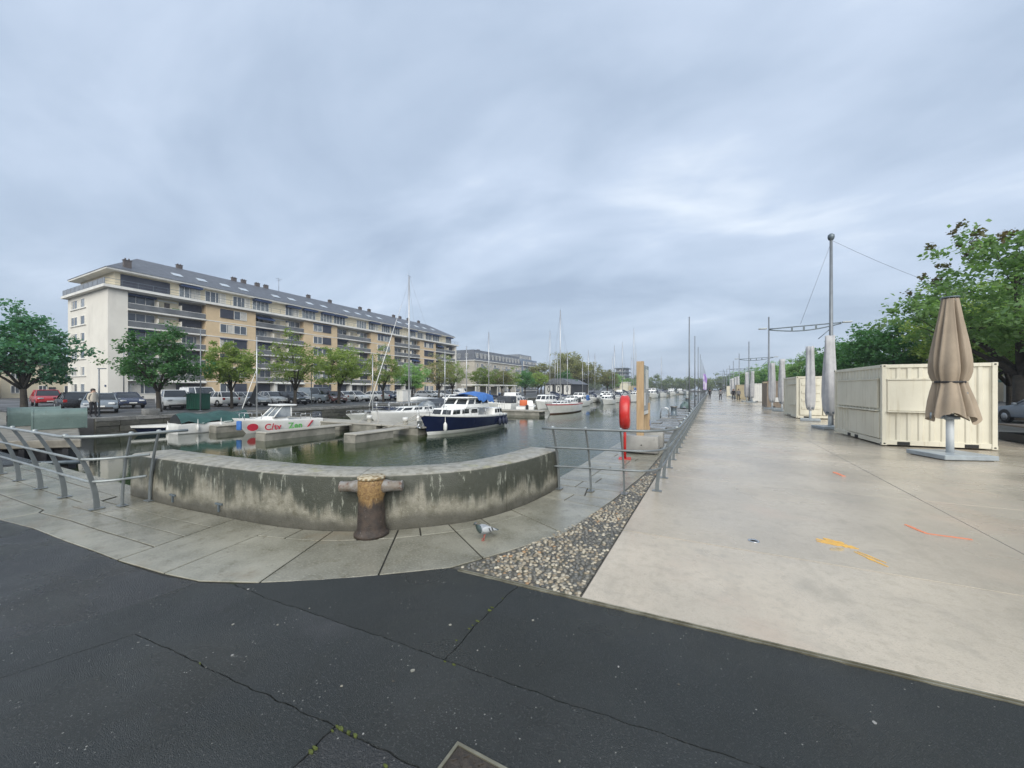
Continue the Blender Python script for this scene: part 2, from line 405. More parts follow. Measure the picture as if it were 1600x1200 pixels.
mat('alu', (.50,.51,.52), .35, (.42,.43,.44), vs=3, metal=.6, obj=True)
mat('chrome', (.60,.61,.62), .2, metal=.9, obj=True)
mat('wire', (.22,.23,.24), .4, metal=.4)
mat('rope', (.45,.42,.36), .9, (.32,.30,.26), vs=30)
mat('teak', (.28,.16,.08), .5, (.2,.11,.055), vs=5, obj=True, aniso=(6,1,6))
mat('tan_cloth2', (.36,.27,.17), .8, obj=True)
mat('orange_bag', (.60,.14,.05), .6, obj=True)
mat('pontoon', (.37,.35,.30), .7, (.28,.265,.23), vs=1.5, bump=.3, bs=30, extra=blotch(5, .55, .7, (.22,.22,.19), .5))
mat('pontoon_side', (.30,.285,.245), .7, (.17,.165,.14), vs=1.5, bump=.3, bs=30)
mat('tyre', (.018,.018,.018), .8)
mat('rim', (.35,.36,.37), .35, metal=.6)
mat('car_glass', (.02,.024,.028), .05, spec=.8)
mat('head_light', (.6,.62,.64), .1, spec=.8)
mat('tail_light', (.35,.02,.02), .2)
for nm, c in dict(white=(.66,.67,.67), silver=(.36,.38,.40), black=(.016,.017,.02), grey=(.12,.13,.14), navy=(.02,.028,.06), red=(.40,.03,.035), maroon=(.11,.045,.04), blue=(.05,.10,.22), beige=(.36,.32,.25), steel=(.17,.20,.23)).items():
    mat('car_'+nm, c, .22, tuple(x*.92 for x in c), vs=1, spec=.6, obj=True)
mat('hut_black', (.035,.037,.042), .6, aniso=(1,1,8), vs=2)
mat('green_metal', (.012,.085,.055), .5, (.01,.065,.042), vs=2, obj=True)
mat('gate_green', (.125,.18,.165), .5, (.095,.14,.128), vs=2, obj=True, bump=.2, bs=14, extra=chain(blotch(5, .58, .72, (.10,.10,.08), .45, (1,1,.4)), blotch(14, .62, .7, (.30,.34,.31), .4)))
mat('gate_dark', (.014,.015,.02), .5, (.022,.022,.025), vs=3, bump=.4, bs=9)
mat('gate_beam', (.23,.215,.18), .7, (.13,.12,.10), vs=2.5, bump=.4, bs=14)
mat('skin', (.48,.30,.22), .6)
mat('hair', (.03,.02,.015), .6)
for nm, c in dict(black=(.02,.02,.024), cream=(.55,.50,.42), maroon=(.10,.03,.045), blue=(.06,.09,.16), grey=(.2,.2,.21)).items(): mat('cloth_'+nm, c, .85, obj=True)
mat('flag_purple', (.30,.18,.50), .7, (.55,.5,.62), vs=1.2, obj=True, lo=.45, hi=.55)
mat('pigeon', (.33,.35,.37), .7, (.27,.29,.31), vs=20, obj=True, bump=.2, bs=200)
mat('pigeon_dark', (.07,.09,.10), .45, (.05,.085,.075), vs=20, obj=True)
mat('pigeon_black', (.02,.02,.022), .6)
mat('pigeon_pale', (.42,.44,.455), .7, obj=True)
mat('pigeon_red', (.40,.12,.09), .6)
# foliage
def leaf_mat(name, a, b_, c_):
    m = bpy.data.materials.new(name); m.use_nodes = True; MATS[name] = m
    g = NG(m.node_tree); b = g.n['Principled BSDF']
    co = g.add('ShaderNodeNewGeometry')
    oi = g.add('ShaderNodeObjectInfo')
    base = g.mix(g.step(g.noise(co.outputs['Position'], .9, 3), .35, .65), a, b_)
    base = g.mix(g.math('MULTIPLY', g.step(co.outputs['Random Per Island'], .55, 1.0), .75), base, c_)
    k = g.add('ShaderNodeMapRange', i0=oi.outputs['Random'], i1=0.0, i2=1.0, i3=.82, i4=1.2).outputs[0]
    base = g.mix(1.0, base, g.add('ShaderNodeCombineXYZ', X=k, Y=k, Z=k).outputs[0], 'MULTIPLY')
    g.set(b, 'BaseColor', base); b.inputs['Roughness'].default_value = .5; b.inputs['Specular IOR Level'].default_value = .3
    tr = g.add('ShaderNodeBsdfTranslucent', Color=g.mix(1.0, base, (1.1,1.25,.6), 'MULTIPLY'))
    mxs = g.add('ShaderNodeMixShader', i0=.48, i1=b.outputs[0], i2=tr.outputs[0])
    g.set(g.n['Material Output'], 'Surface', mxs)
leaf_mat('leaf_dark', (.075,.19,.085), (.10,.23,.09), (.135,.275,.11))
leaf_mat('leaf_mid', (.21,.35,.155), (.255,.40,.165), (.30,.44,.19))
leaf_mat('leaf_lime', (.22,.305,.095), (.265,.335,.105), (.31,.37,.13))
leaf_mat('leaf_olive', (.24,.24,.12), (.275,.27,.135), (.31,.30,.16))
leaf_mat('leaf_teal', (.075,.195,.13), (.10,.23,.14), (.13,.265,.15))
leaf_mat('leaf_bud', (.13,.105,.065), (.10,.10,.05), (.17,.12,.08))
leaf_mat('leaf_far', (.15,.20,.075), (.18,.225,.085), (.20,.245,.10))
mat('bark', (.055,.047,.038), .9, (.032,.028,.024), vs=5, bump=.8, bs=18, obj=True)
# ================================================================== SETTING
random.seed(7)
# front face of the parapet, from its free end beside the lock round the corner to the straight quay
WALL = catmull([(-8.26,2.66),(-7.1,2.70),(-5.9,2.78),(-4.75,2.90),(-3.95,3.14),(-3.30,3.56),(-2.72,4.22),(-2.43,5.10),(-2.32,6.25)], 10)
def offs(path, d):
    out = []
    for i, p in enumerate(path):
        a = path[max(i-1,0)]; b = path[min(i+1,len(path)-1)]; t = (b-a).normalized()
        out.append(Vector((p.x - t.y*d, p.y + t.x*d)))
    return out
WBACK = offs(WALL, .60)
QX = -2.62      # edge of the straight quay
LX = -31.6      # edge of the opposite quay
FARY = 412
# ---- ground body: this quay and everything behind it, one sheet out to the horizon, with its wall down into the dock
near = [(-1200,-600),(1400,-600),(1400,1500),(QX,1500),(QX,6.6)] + [(p.x-.04 if p.y>5 else p.x, p.y+.04) for p in reversed(WBACK)] + [(-8.30,2.95),(-1200,2.95)]
g0 = MB().prism(near, -4, -.035).build('ground', 'asphalt_base'); tag(g0, 'asphalt covered quay ground around the dock', kind='structure')
land = [(-1200,8.6),(LX-.02,8.6),(LX-.02,FARY),(QX-.01,FARY),(QX-.01,1500),(-1200,1500)]
g1 = MB().prism(land, -4, -.006).build('quay_ground', 'road'); tag(g1, 'asphalt parking ground on the opposite quay', kind='structure')
g2 = MB().box(-1200, QX+.1, -2, FARY+1, -1.9, -1.0)
g2 = MB()._add([(-400,2,-1),(QX+.3,2,-1),(QX+.3,FARY+1,-1),(-400,FARY+1,-1)], [(0,1,2,3)]).build('water', 'water'); tag(g2, 'still dark green dock water, rippled further out', kind='structure')

# ---- asphalt patches with ragged seams
def rag(a, b, step=.03, amp=.007):
    a, b = Vector(a), Vector(b); n = max(1, int((b-a).length/step)); t = (b-a).normalized(); nn = Vector((-t.y, t.x)); out = []
    for i in range(n):
        p = a.lerp(b, i/n)
        k = mnoise.noise((p.x*9, p.y*9, .3))*amp*1.6 + mnoise.noise((p.x*31, p.y*31, 2.3))*amp*.8
        out.append((p.x+abs(nn.x)*k, p.y+abs(nn.y)*k))
    return out
def ragged(poly, flags=None):
    out = []
    for i in range(len(poly)):
        a, b = poly[i], poly[(i+1) % len(poly)]
        near_ = min(math.hypot(*a), math.hypot(*b)) < 11 and max(math.hypot(*a), math.hypot(*b)) < 16
        if near_:   # always walk a shared seam the same way
            if (a[0], a[1]) <= (b[0], b[1]): out += rag(a, b)
            else: out += [a] + rag(b, a)[::-1][:-1]
        else: out.append(a)
    return out
EDGE = [(-14,1.22),(-10,1.30),(-8.22,1.38),(-7.38,1.48),(-6.44,1.52),(-5.71,1.57),(-4.96,1.60),(-4.4,1.66),(-4.03,1.75),(-3.69,1.86),(-3.45,2.02),(-3.08,2.27),(-2.64,2.60),(-2.21,2.97)]
asph = setting('asphalt', 'patched wet dark asphalt in the foreground')
B1 = [(-3.72,.60),(-3.62,.85),(-3.55,1.17)]
patches = [
 ('asphalt_old', [(-14,-5),(-4.6,-5),(-4.22,.71),(-4.08,1.1),(-4.0,1.74)] + [e for e in reversed(EDGE) if e[0] < -4.2]),
 ('asphalt', [(-4.6,-5),(-3.9,-5),(-3.72,.60),(-3.55,1.17),(-2.71,1.23),(-1.68,1.31),(-1.18,1.34),(1.0,1.46),(9,1.75),(9,2.5),(.18,2.05),(-.9,1.97),(-2.04,1.93),(-3.21,1.86),(-3.69,1.86),(-4.0,1.74),(-4.08,1.1),(-4.22,.71)]),
 ('asphalt', [(-3.9,-5),(-1.60,-5),(-1.67,1.18),(-1.68,1.31),(-2.71,1.23),(-3.55,1.17),(-3.72,.60)]),
 ('asphalt_old', [(-1.60,-5),(9,-5),(9,1.75),(1.0,1.46),(-1.18,1.34),(-1.68,1.31),(-1.67,1.18)]),
 ('asphalt_new', [(-3.69,1.86),(-3.21,1.86),(-2.04,1.93),(-1.48,1.95),(-1.50,2.35),(-1.49,2.83),(-1.47,2.97),(-2.21,2.97)] + [e for e in reversed(EDGE) if -3.6 < e[0] < -2.3]),
 ('asphalt_new', [(-1.48,1.95),(-.9,1.97),(.18,2.05),(9,2.5),(9,3.36),(1.5,3.09),(-1.01,2.985),(-1.47,2.97),(-1.49,2.83),(-1.50,2.35)]),
]
rng0 = random.Random(2)
for mt, poly in patches:
    MB().prism([(x+rng0.uniform(-.0015,.0015), y+rng0.uniform(-.0015,.0015)) if abs(x) < 8 and y > .3 else (x,y) for x, y in inset(ragged(ccw(poly)), .0036)], -.034, 0.0 if mt != 'asphalt_old' else -.003).build('asphalt_patch', mt, asph)
far_near = MB().box(-1200, -14.02, -600, 2.9, -.034, -.004).box(-14.02, 1400, -600, -5.01, -.034, -.004).box(9.02, 1400, -5.01, 3.3, -.034, -.004).build('asphalt_field', 'asphalt', asph)
# moss in the seams
rng = random.Random(3)
for (a, b, n) in [((-1.5,2.75),(-1.53,2.05),9), ((-1.55,1.93),(-1.2,1.95),2), ((-2.9,1.22),(-2.5,1.245),1), ((-1.75,1.31),(-1.5,1.325),4), ((-1.67,1.30),(-1.66,1.15),3), ((-1.40,1.2),(-1.3,1.28),2)]:
    for i in range(n):
        t = rng.random(); x = a[0]+(b[0]-a[0])*t; y = a[1]+(b[1]-a[1])*t; r = rng.uniform(.004,.010)
        pts = [(x+r*(1+rng.random())*math.cos(k*PI/4)*1.3, y+r*(.6+rng.random()*.6)*math.sin(k*PI/4)) for k in range(8)]
        MB().prism(pts, -.02, .006).build('moss_tuft', 'moss', asph, bevel=.003)
# flattened gum and litter on the asphalt
for i in range(30):
    x, y = rng.uniform(-3.6, 1.2), rng.uniform(1.0, 2.9)
    if y > 2.0 and x < -3.2: continue
    r = rng.uniform(.005, .014)
    pts = [(x+r*(.7+rng.random()*.5)*math.cos(k*PI/4), y+r*(.7+rng.random()*.5)*math.sin(k*PI/4)) for k in range(8)]
    MB().prism(pts, -.001, .0022).build('gum_spot', rng.choice(['stone_slab','stone_slab','mortar','block_concrete']), asph)

# ---- stone paving: fan of big slabs round the parapet, rows to both sides
pav = setting('stone_pavement', 'wet worn stone slabs between the parapet and the asphalt')
bed = [(-14.2,1.15)] + [(x, y-.03) for x, y in EDGE] + [(-1.86,3.62),(-1.53,4.76),(-1.32,6.0),(-1.16,8.2),(-1.12,12),(-1.12,400),(QX+.02,400),(QX+.02,6.5)] + [(p.x, p.y) for p in reversed(WBACK)] + [(-8.28,2.93),(-14.2,2.93)]
MB().prism(ccw(bed), -.034, -.016).build('slab_bed', 'slab_bed', pav)
def slab(poly, top=0.0, m='stone_slab', gap=.008, jit=.002):
    z = top + random.uniform(-jit, jit)
    p = inset(ccw([tuple(q) for q in poly]), gap)
    MB().prism(p, -.015, z).build('paving_slab', m, pav, bevel=.004)
def wx(t): # point on the parapet foot by index fraction
    i = t*(len(WALL)-1); k = min(int(i), len(WALL)-2); return WALL[k].lerp(WALL[k+1], i-k)
def nearest_wall(p):
    return min(range(len(WALL)), key=lambda i: (WALL[i]-Vector(p)).length)
# fan joints: outer end on the asphalt/pebble edge, inner end on the parapet foot
OUT = [(-5.25,1.59),(-4.49,1.67),(-3.53,1.98),(-2.70,2.56),(-2.03,3.30),(-1.53,4.30),(-1.42,5.2)]
INN = [(-5.55,2.81),(-4.72,2.91),(-4.04,3.10),(-3.33,3.52),(-2.90,3.95),(-2.50,4.80),(-2.36,5.6)]
EXTRA = {1: [(-4.03,1.75)], 2: [(-3.08,2.26)], 3: [(-2.21,2.97)], 4: [(-1.86,3.62)]}
for i in range(len(OUT)-1):
    ia, ib = nearest_wall(INN[i]), nearest_wall(INN[i+1])
    rim = [(WALL[k].x, WALL[k].y) for k in range(ib, ia-1, -1)]
    mids = EXTRA.get(i, [])
    o0, o1 = Vector(OUT[i]), Vector(OUT[i+1]); i0, i1 = WALL[ia], WALL[ib]
    if i in (1, 2, 3, 4):     # narrow course of stones along the parapet foot
        f = .24
        q0, q1 = i0.lerp(o0, f), i1.lerp(o1, f)
        inner = [(p.lerp(o0.lerp(o1, 1-(k/(len(rim)-1))), f).x, p.lerp(o0.lerp(o1, 1-(k/(len(rim)-1))), f).y) for k, p in enumerate(Vector(r) for r in rim)]
        half = len(rim)//2
        slab([*rim[:half+1], *inner[:half+1][::-1]]); slab([*rim[half:], *inner[half:][::-1]])
        slab([tuple(q0), tuple(o0)] + mids + [tuple(o1), tuple(q1)] + inner[1:-1])
    else: slab([tuple(o0)] + mids + [tuple(o1)] + rim)
# rows on the lock side
def edge_y(x):
    for i in range(len(EDGE)-1):
        if EDGE[i][0] <= x <= EDGE[i+1][0]:
            t = (x-EDGE[i][0])/(EDGE[i+1][0]-EDGE[i][0]); return EDGE[i][1]+(EDGE[i+1][1]-EDGE[i][1])*t
    return 1.3
def foot_y(x):
    if x < -8.26: return 2.94
    k = min(range(len(WALL)), key=lambda i: abs(WALL[i].x-x)); return WALL[k].y
rows = [0, .26, .5, .74, 1.0]
for r in range(4):
    x = -14 + random.uniform(0, .5)
    while x < -5.3:
        ln = random.uniform(.75, 1.35); x2 = x+ln
        def bx_(xx):                      # slanted end towards the fan
            return xx
        last = x2 > -5.9
        def P(xx, f): return (xx, edge_y(xx)+(foot_y(xx)-edge_y(xx))*f)
        if last:
            ya = lambda f: -5.25-.30*f
            xa, xb = ya(rows[r]), ya(rows[r+1]); slab([P(x+(xa-x)*q/10, rows[r]) for q in range(11)]+[P(xb+(x-xb)*q/10, rows[r+1]) for q in range(11)]); break
        nn_ = max(2, int(ln/.12)); lo_ = [P(x+ln*q/nn_, rows[r]) for q in range(nn_+1)]; hi_ = [P(x+ln*q/nn_, rows[r+1]) for q in range(nn_,-1,-1)]
        slab(lo_+hi_); x = x2
# rows behind the second railing, then coarse quay coping
def cob_x(y):
    for (x0,y0),(x1,y1) in zip([(-1.53,4.3),(-1.42,5.2),(-1.32,6.0),(-1.16,8.2),(-1.12,12)],[(-1.42,5.2),(-1.32,6.0),(-1.16,8.2),(-1.12,12),(-1.12,900)]):
        if y0 <= y <= y1: return x0+(x1-x0)*(y-y0)/(y1-y0)
    return -1.12
def inner_x(y):
    if y > 6.25: return QX+.03
    k = min(range(len(WALL)), key=lambda i: abs(WALL[i].y-y)); return WALL[k].x
y = 5.2
slab([(-1.42,5.2),(-1.38,5.5),(inner_x(5.65),5.65),(inner_x(5.6),5.6)])
y = 5.5; first = True
while y < 60:
    h = random.uniform(.36,.5) if y < 16 else random.uniform(.7,1.3)
    y2 = y+h; dy0 = .13 if first else 0
    x0, x0b = inner_x(y+.1), inner_x(y2); x1, x1b = cob_x(y), cob_x(y2)
    cuts = [0] + sorted(random.sample([.3,.38,.46,.55,.62,.7], 1 if y < 16 else random.choice([0,1]))) + [1]
    for a, b in zip(cuts[:-1], cuts[1:]):
        rough_ = y > 13
        slab([(x0+(x1-x0)*a, y+dy0*(1-a)), (x0+(x1-x0)*b, y+dy0*(1-b)), (x0b+(x1b-x0b)*b, y2), (x0b+(x1b-x0b)*a, y2)], top=random.uniform(-.01,.05) if rough_ else 0, m='quay_stone' if rough_ else 'stone_slab', gap=.014 if rough_ else .009, jit=.012 if rough_ else .002)
    y = y2; first = False
MB().box(QX+.03, -1.13, 60, 400, -.03, .02).build('quay_coping', 'quay_stone', pav)

# ---- pebble bed between the slabs and the concrete
cob = setting('pebble_bed', 'rounded pebbles set in mortar beside the concrete promenade')
pb = [(-2.19,2.985),(-1.86,3.62),(-1.53,4.76),(-1.32,6.0),(-1.16,8.2),(-1.12,12),(-1.12,300),(-.955,300),(-.955,3.02)]
MB().prism(ccw(pb), -.033, -.007).build('mortar_bed', 'mortar', cob)
protos = []
for k in range(5):
    rr = random.Random(40+k); rings = []
    for lat in (-.5, -.05, .45, .85):
        cr = math.cos(lat*PI/2*.95); rings.append([(cr*math.cos(2*PI*j/8)*(1+rr.uniform(-.12,.12)), cr*math.sin(2*PI*j/8)*(1+rr.uniform(-.12,.12)), math.sin(lat*PI/2)) for j in range(8)])
    mb = MB().loft(rings, True, True); mb.sm = [True]*len(mb.sm); protos.append(mb.mesh('pebble'))
def in_bed(x, y):
    if not (3.05 < y < 40 and x < -.968): return False
    edge = None
    pts = pb[:7]
    for (x0,y0),(x1,y1) in zip(pts[:-1], pts[1:]):
        if y0 <= y <= y1: edge = x0+(x1-x0)*(y-y0)/(y1-y0)
    return edge is not None and x > edge+.03
rng = random.Random(11); peb = []
y = 3.03
while y < 26:
    st = .045 if y < 9 else .062
    x = -2.3 + rng.uniform(0, st)
    while x < -.95:
        px, py = x+rng.uniform(-.014,.014), y+rng.uniform(-.014,.014)
        if in_bed(px, py): peb.append((px, py))
        x += st*rng.uniform(.95, 1.3)
    y += st*.78
shade = lambda: rng.choices(range(6), [5,4,4,3,2,.35])[0]
rest = {}
for i, (px, py) in enumerate(sorted(peb, key=lambda p: math.hypot(*p))):
    dark = mnoise.noise((px*2.2, py*2.2, 5))
    c = shade()
    if dark > .12 and rng.random() < .65: c = rng.choice([2,4,4])
    sx_, sy_, sz_ = rng.uniform(.017,.030), rng.uniform(.014,.024), rng.uniform(.010,.016); a = rng.uniform(0, PI); tz = -.012+rng.uniform(0,.006)
    if i < 300:
        me = protos[i % 5]
        obj('pebble', me, 'pebble_%d' % c, cob, (px, py, tz), (rng.uniform(-.2,.2), rng.uniform(-.2,.2), a), (sx_, sy_, sz_))
    else:
        mb = rest.setdefault(c, MB()); src = protos[i % 5]; ca, sa = math.cos(a), math.sin(a)
        mb._add([(px+ca*v.co.x*sx_-sa*v.co.y*sy_, py+sa*v.co.x*sx_+ca*v.co.y*sy_, tz+v.co.z*sz_) for v in src.vertices], [tuple(p.vertices) for p in src.polygons], True)
for c, mb in rest.items(): tag(mb.build('pebbles', 'pebble_%d' % c, cob), kind='stuff')

# ---- concrete promenade in cast bays, with a steel edge against the asphalt
prom = setting('promenade', 'wide wet pale concrete promenade running along the dock')
MB().prism([(-.95,2.99),(8.6,3.39),(8.6,420),(-.95,420)], -.034, -.008).build('joint_bed', 'joint', prom)
ys = [None, 4.72, 8.05, 11.4, 14.75]
while ys[-1] < 70: ys.append(ys[-1]+3.35)
xs = [-.94, 2.86, 6.0, 8.6]
fy = lambda x: 3.03 + (x+1.01)*.0412
for i in range(len(ys)-1):
    for j in range(3):
        x0, x1 = xs[j], xs[j+1]
        a0 = (fy(x0), fy(x1)) if i == 0 else (ys[i], ys[i])
        poly = [(x0,a0[0]),(x1,a0[1]),(x1,ys[i+1]),(x0,ys[i+1])]
        MB().prism(inset(ccw(poly), .0055), -.0075, .004+random.uniform(-.0012,.0012)).build('concrete_bay', 'concrete', prom, bevel=.003)
MB().box(-.94, 8.6, ys[-1]+.01, 420, -.0075, .003).build('concrete_strip', 'concrete', prom)
es = MB()
for off, h in ((0,.010),(.022,.006)):
    es.prism([(-2.10,2.975-off),(8.6,3.375-off+.01),(8.6,3.385-off+.01),(-2.10,2.985-off)], -.02, h)
es.build('steel_edging', 'steel_edge', prom)
# deck side ground beyond the promenade
MB().box(8.62, 400, 3.41, 900, -.034, .0).build('road', 'road'); tag(bpy.data.objects['road'], 'asphalt road and parking beyond the promenade', kind='structure')

# sprayed survey marks (thin paint on the concrete)
def paint(name, label, pieces, m):
    mb = MB()
    for pts, wd in pieces:
        pts = [Vector(p) for p in pts]; n = len(pts); L_, Rr = [], []
        for i, p in enumerate(pts):
            a = pts[max(i-1,0)]; b_ = pts[min(i+1,n-1)]; t = (b_-a).normalized(); nn = Vector((-t.y,t.x)); k = wd[i]*(1+rng.uniform(-.25,.25))
            L_.append(p+nn*k); Rr.append(p-nn*k)
        for i in range(n-1):
            mb.prism(ccw([tuple(L_[i]),tuple(Rr[i]),tuple(Rr[i+1]),tuple(L_[i+1])]), .003, .0078+.0011*len(mb.v)/8*.05)
    return tag(mb.build(name, m), label, 'paint mark')
def walk(a, b, n, amp=.012):
    return [(a[0]+(b[0]-a[0])*i/n+rng.uniform(-amp,amp), a[1]+(b[1]-a[1])*i/n+rng.uniform(-amp,amp)) for i in range(n+1)]
def env(n, w0): return [w0*(.25+.75*math.sin(PI*(i+.35)/(n+.7)))*rng.uniform(.55,1.25) for i in range(n+1)]
paint('paint_mark', 'broad sprayed yellow paint splash on the concrete', [(walk((1.07,5.44),(1.40,5.30),16,.006), env(16,.052)), (walk((1.05,5.38),(1.27,5.33),10), env(10,.035)), (walk((1.14,5.50),(1.30,5.42),8), env(8,.03))], 'yellow_paint')
paint('paint_mark', 'thin yellow paint streak beside the yellow splash', [(walk((1.33,5.20),(1.50,4.90),12,.005), env(12,.018)), (walk((1.36,5.22),(1.52,5.0),9,.01), env(9,.010))], 'yellow_paint')
paint('paint_mark', 'faint rubbed yellow smear next to the yellow splash', [(walk((1.13,5.14),(1.26,5.26),10), env(10,.03))], 'yellow_faint')
paint('paint_mark', 'bent orange spray line on the concrete', [(walk((2.17,6.52),(2.25,6.24),10,.008)+walk((2.27,6.24),(2.62,6.22),10,.004), [.018]*11+[.012]*11)], 'orange_paint')
paint('paint_mark', 'short orange spray dash further along the promenade', [(walk((2.24,10.0),(2.31,9.62),8,.006), [.03]*9)], 'orange_paint')
d = thing('floor_drain', 'small round metal floor drain in the concrete', 'drain', (.43,5.05,.004))
MB().lathe([(.035,0),(.035,.006),(.055,.006),(.060,.0)], 20).build('drain_ring', 'chrome', d)
MB().lathe([(.034,.0),(.034,.0015),(.0,.0015)], 16).build('drain_hole', 'dark_hole', d)
# manhole in the asphalt
mh = thing('manhole_cover', 'rusty square manhole cover with raised ribs at the bottom edge', 'manhole cover', (-.885,1.318,0), R(-1))
f = MB()
for a in range(4):
    M = Matrix.Rotation(a*PI/2, 4, 'Z'); f._add([M @ Vector(p) for p in [(-.20,.185,-.02),(.20,.185,-.02),(.20,.20,-.02),(-.20,.20,-.02),(-.185,.185,.006),(.185,.185,.006),(.20,.20,.006),(-.20,.20,.006)]], [(0,3,2,1),(4,5,6,7),(0,1,5,4),(1,2,6,5),(2,3,7,6),(3,0,4,7)])
f.build('frame', 'steel_edge', mh)
MB().box(-.182,.182,-.182,.182,-.02,.001).build('lid', 'manhole', mh)
rb = MB()
for i in range(9):
    for j in range(9):
        rb.cbox((-.16+i*.04, -.16+j*.04, .003), (.031,.007,.005), rz=(PI/4 if (i+j) % 2 else -PI/4))
rb.build('tread_ribs', 'manhole', mh)
mh.location.z = .001

# ---- opposite quay wall: coursed rough stone
qw = setting('quay_wall', 'rough coursed stone wall of the opposite quay')
MB().box(LX-.019, LX+.0, 8.62, FARY, -3, -.01).build('wall_core', 'quay_face', qw)
qp = [MB().box(0, .22, 0, 1, 0, 1).mesh('stone_block', .012) for _ in range(1)]
rng = random.Random(5); zc = -1.25
for r, hgt in enumerate([.42,.36,.30,.17]):
    y = 8.65
    while y < 62 + 0*r:
        ln = rng.uniform(.7,1.5) if r < 3 else rng.uniform(1.2,2.2)
        o = obj('stone_block', qp[0], 'quay_face' if r < 3 else 'quay_stone', qw, (LX-.08+rng.uniform(-.035,.05) if r < 3 else LX-.04, y, zc), None, (1, ln-.02, hgt-.018))
        y += ln
    zc += hgt
pk = MB().box(LX-.9, LX-.05, 8.62, 200, -.01, .02).build('kerb', 'quay_stone'); tag(pk, 'stone coping along the opposite quay', kind='structure')
# ================================================================== NEAR OBJECTS
# ---- curved parapet in four cast lengths
pw = thing('dock_wall', 'low curved stained concrete parapet around the dock corner', 'wall')
cutx = [0, nearest_wall((-5.85,2.78)), nearest_wall((-3.72,3.27)), nearest_wall((-2.50,4.72)), len(WALL)-1]
HT = .66
for a, b in zip(cutx[:-1], cutx[1:]):
    fr = [WALL[k].copy() for k in range(a, b+1)]; bk = [WBACK[k].copy() for k in range(a, b+1)]
    ta = (fr[1]-fr[0]).normalized()*.004; tb = (fr[-1]-fr[-2]).normalized()*.004
    fr[0] += ta; bk[0] += ta; fr[-1] -= tb; bk[-1] -= tb
    rings = []
    for p, q in zip(fr, bk):
        d = (q-p).normalized(); W_ = (q-p).length
        prof = [(0,-.03),(0,.10),(.004,.35),(.008,HT-.045),(.022,HT-.012),(.055,HT+.002),(.30,HT+.006),(W_-.05,HT),(W_-.01,HT-.03),(W_,HT-.1),(W_,-1.4)]
        rings.append([(p.x+d.x*o_, p.y+d.y*o_, z) for o_, z in prof])
    MB().loft(rings, True, True).build('wall_block', 'dock_wall', pw, sharp=38)
for (x, y, rz) in ((-6.95,2.70,.04),(-5.86,2.775,.08)):
    MB().cbox((x,y-.004,.16),(.14,.02,.022),rz).cbox((x,y-.004,.105),(.02,.02,.10),rz).build('drain_bracket', 'galv_dark', pw)

# ---- cross bollard
bo = thing('mooring_bollard', 'rusty cast iron cross bollard against the curved parapet', 'bollard', (-3.53,3.245,.0), math.atan(310/600)+R(3))
MB().lathe([(.196,0),(.196,.03),(.185,.042),(.165,.055),(.160,.10),(.150,.30),(.143,.44),(.150,.46),(.156,.48),(.156,.60),(.150,.64),(.140,.655),(.0,.655)], 32).build('column', 'bollard_iron', bo)
MB().lathe([(.145,.655),(.158,.657),(.160,.672),(.152,.682),(.0,.686)], 32).build('cap', 'bollard_top', bo)
for s in (-1, 1):
    MB().tube([(s*.10,0,.555),(s*.17,0,.565),(s*.24,0,.562),(s*.335,0,.562),(s*.348,0,.562),(s*.36,0,.562)], [.095,.072,.060,.058,.064,.060], 16).build('arm', 'bollard_arm', bo)
# ---- steel railings with curved flat posts
def rail_post(hh=1.06, lean=.30, w0=.032, w1=.008):
    mb = MB(); n = 8; rings = []
    for i in range(n+1):
        t = i/n; z = hh*t; o = lean*t**1.9; dz = 1; do = lean*1.9*t**.9/hh
        l = math.hypot(dz, do); nx, nz = dz/l, -do/l     # normal inside the lean plane (local -Y leans)
        wd = w0-w1*t
        rings.append([(sx*.011, -o+sy*nx*wd, z+(sy*-nz*-1)*wd*0+sy*(-do/l)*wd*-1*0) for sx, sy in ((-1,-1),(1,-1),(1,1),(-1,1))])
    mb.loft(rings, True, True, False)
    return mb
post_me = rail_post().box(-.05,.05,-.075,.075,.004,.016).mesh('post', .002)
thin_me = rail_post(w0=.030, w1=.006).box(-.05,.05,-.075,.075,.004,.016).mesh('post', .002)
def lean_at(z, hh=1.06, lean=.30): return lean*(z/hh)**1.9
def railing(name, label, runs, rails, loc=(0,0,0), pm=None, m='galv', mp='galv_mid'):
    t = thing(name, label, 'railing', loc)
    for (x, y, rz) in runs: obj('post', pm or post_me, mp, t, (x, y, 0), (0, 0, rz))
    for pts, r in rails: MB().tube(pts, r, 8).build('rail', m, t)
    for (x, y, rz) in runs:   # little round cap where post and top rail meet
        o = lean_at(1.06); c = Vector((x, y, 0)) + Matrix.Rotation(rz, 3, 'Z') @ Vector((0, -o, 1.075))
        if math.hypot(c.x, c.y) < 14: MB().lathe([(.03,-.012),(.033,0),(.022,.02),(0,.026)], 10, tuple(c)).build('post_cap', 'galv', t)
    return t
HZ = [(1.06,.021),(.73,.018),(.40,.018)]
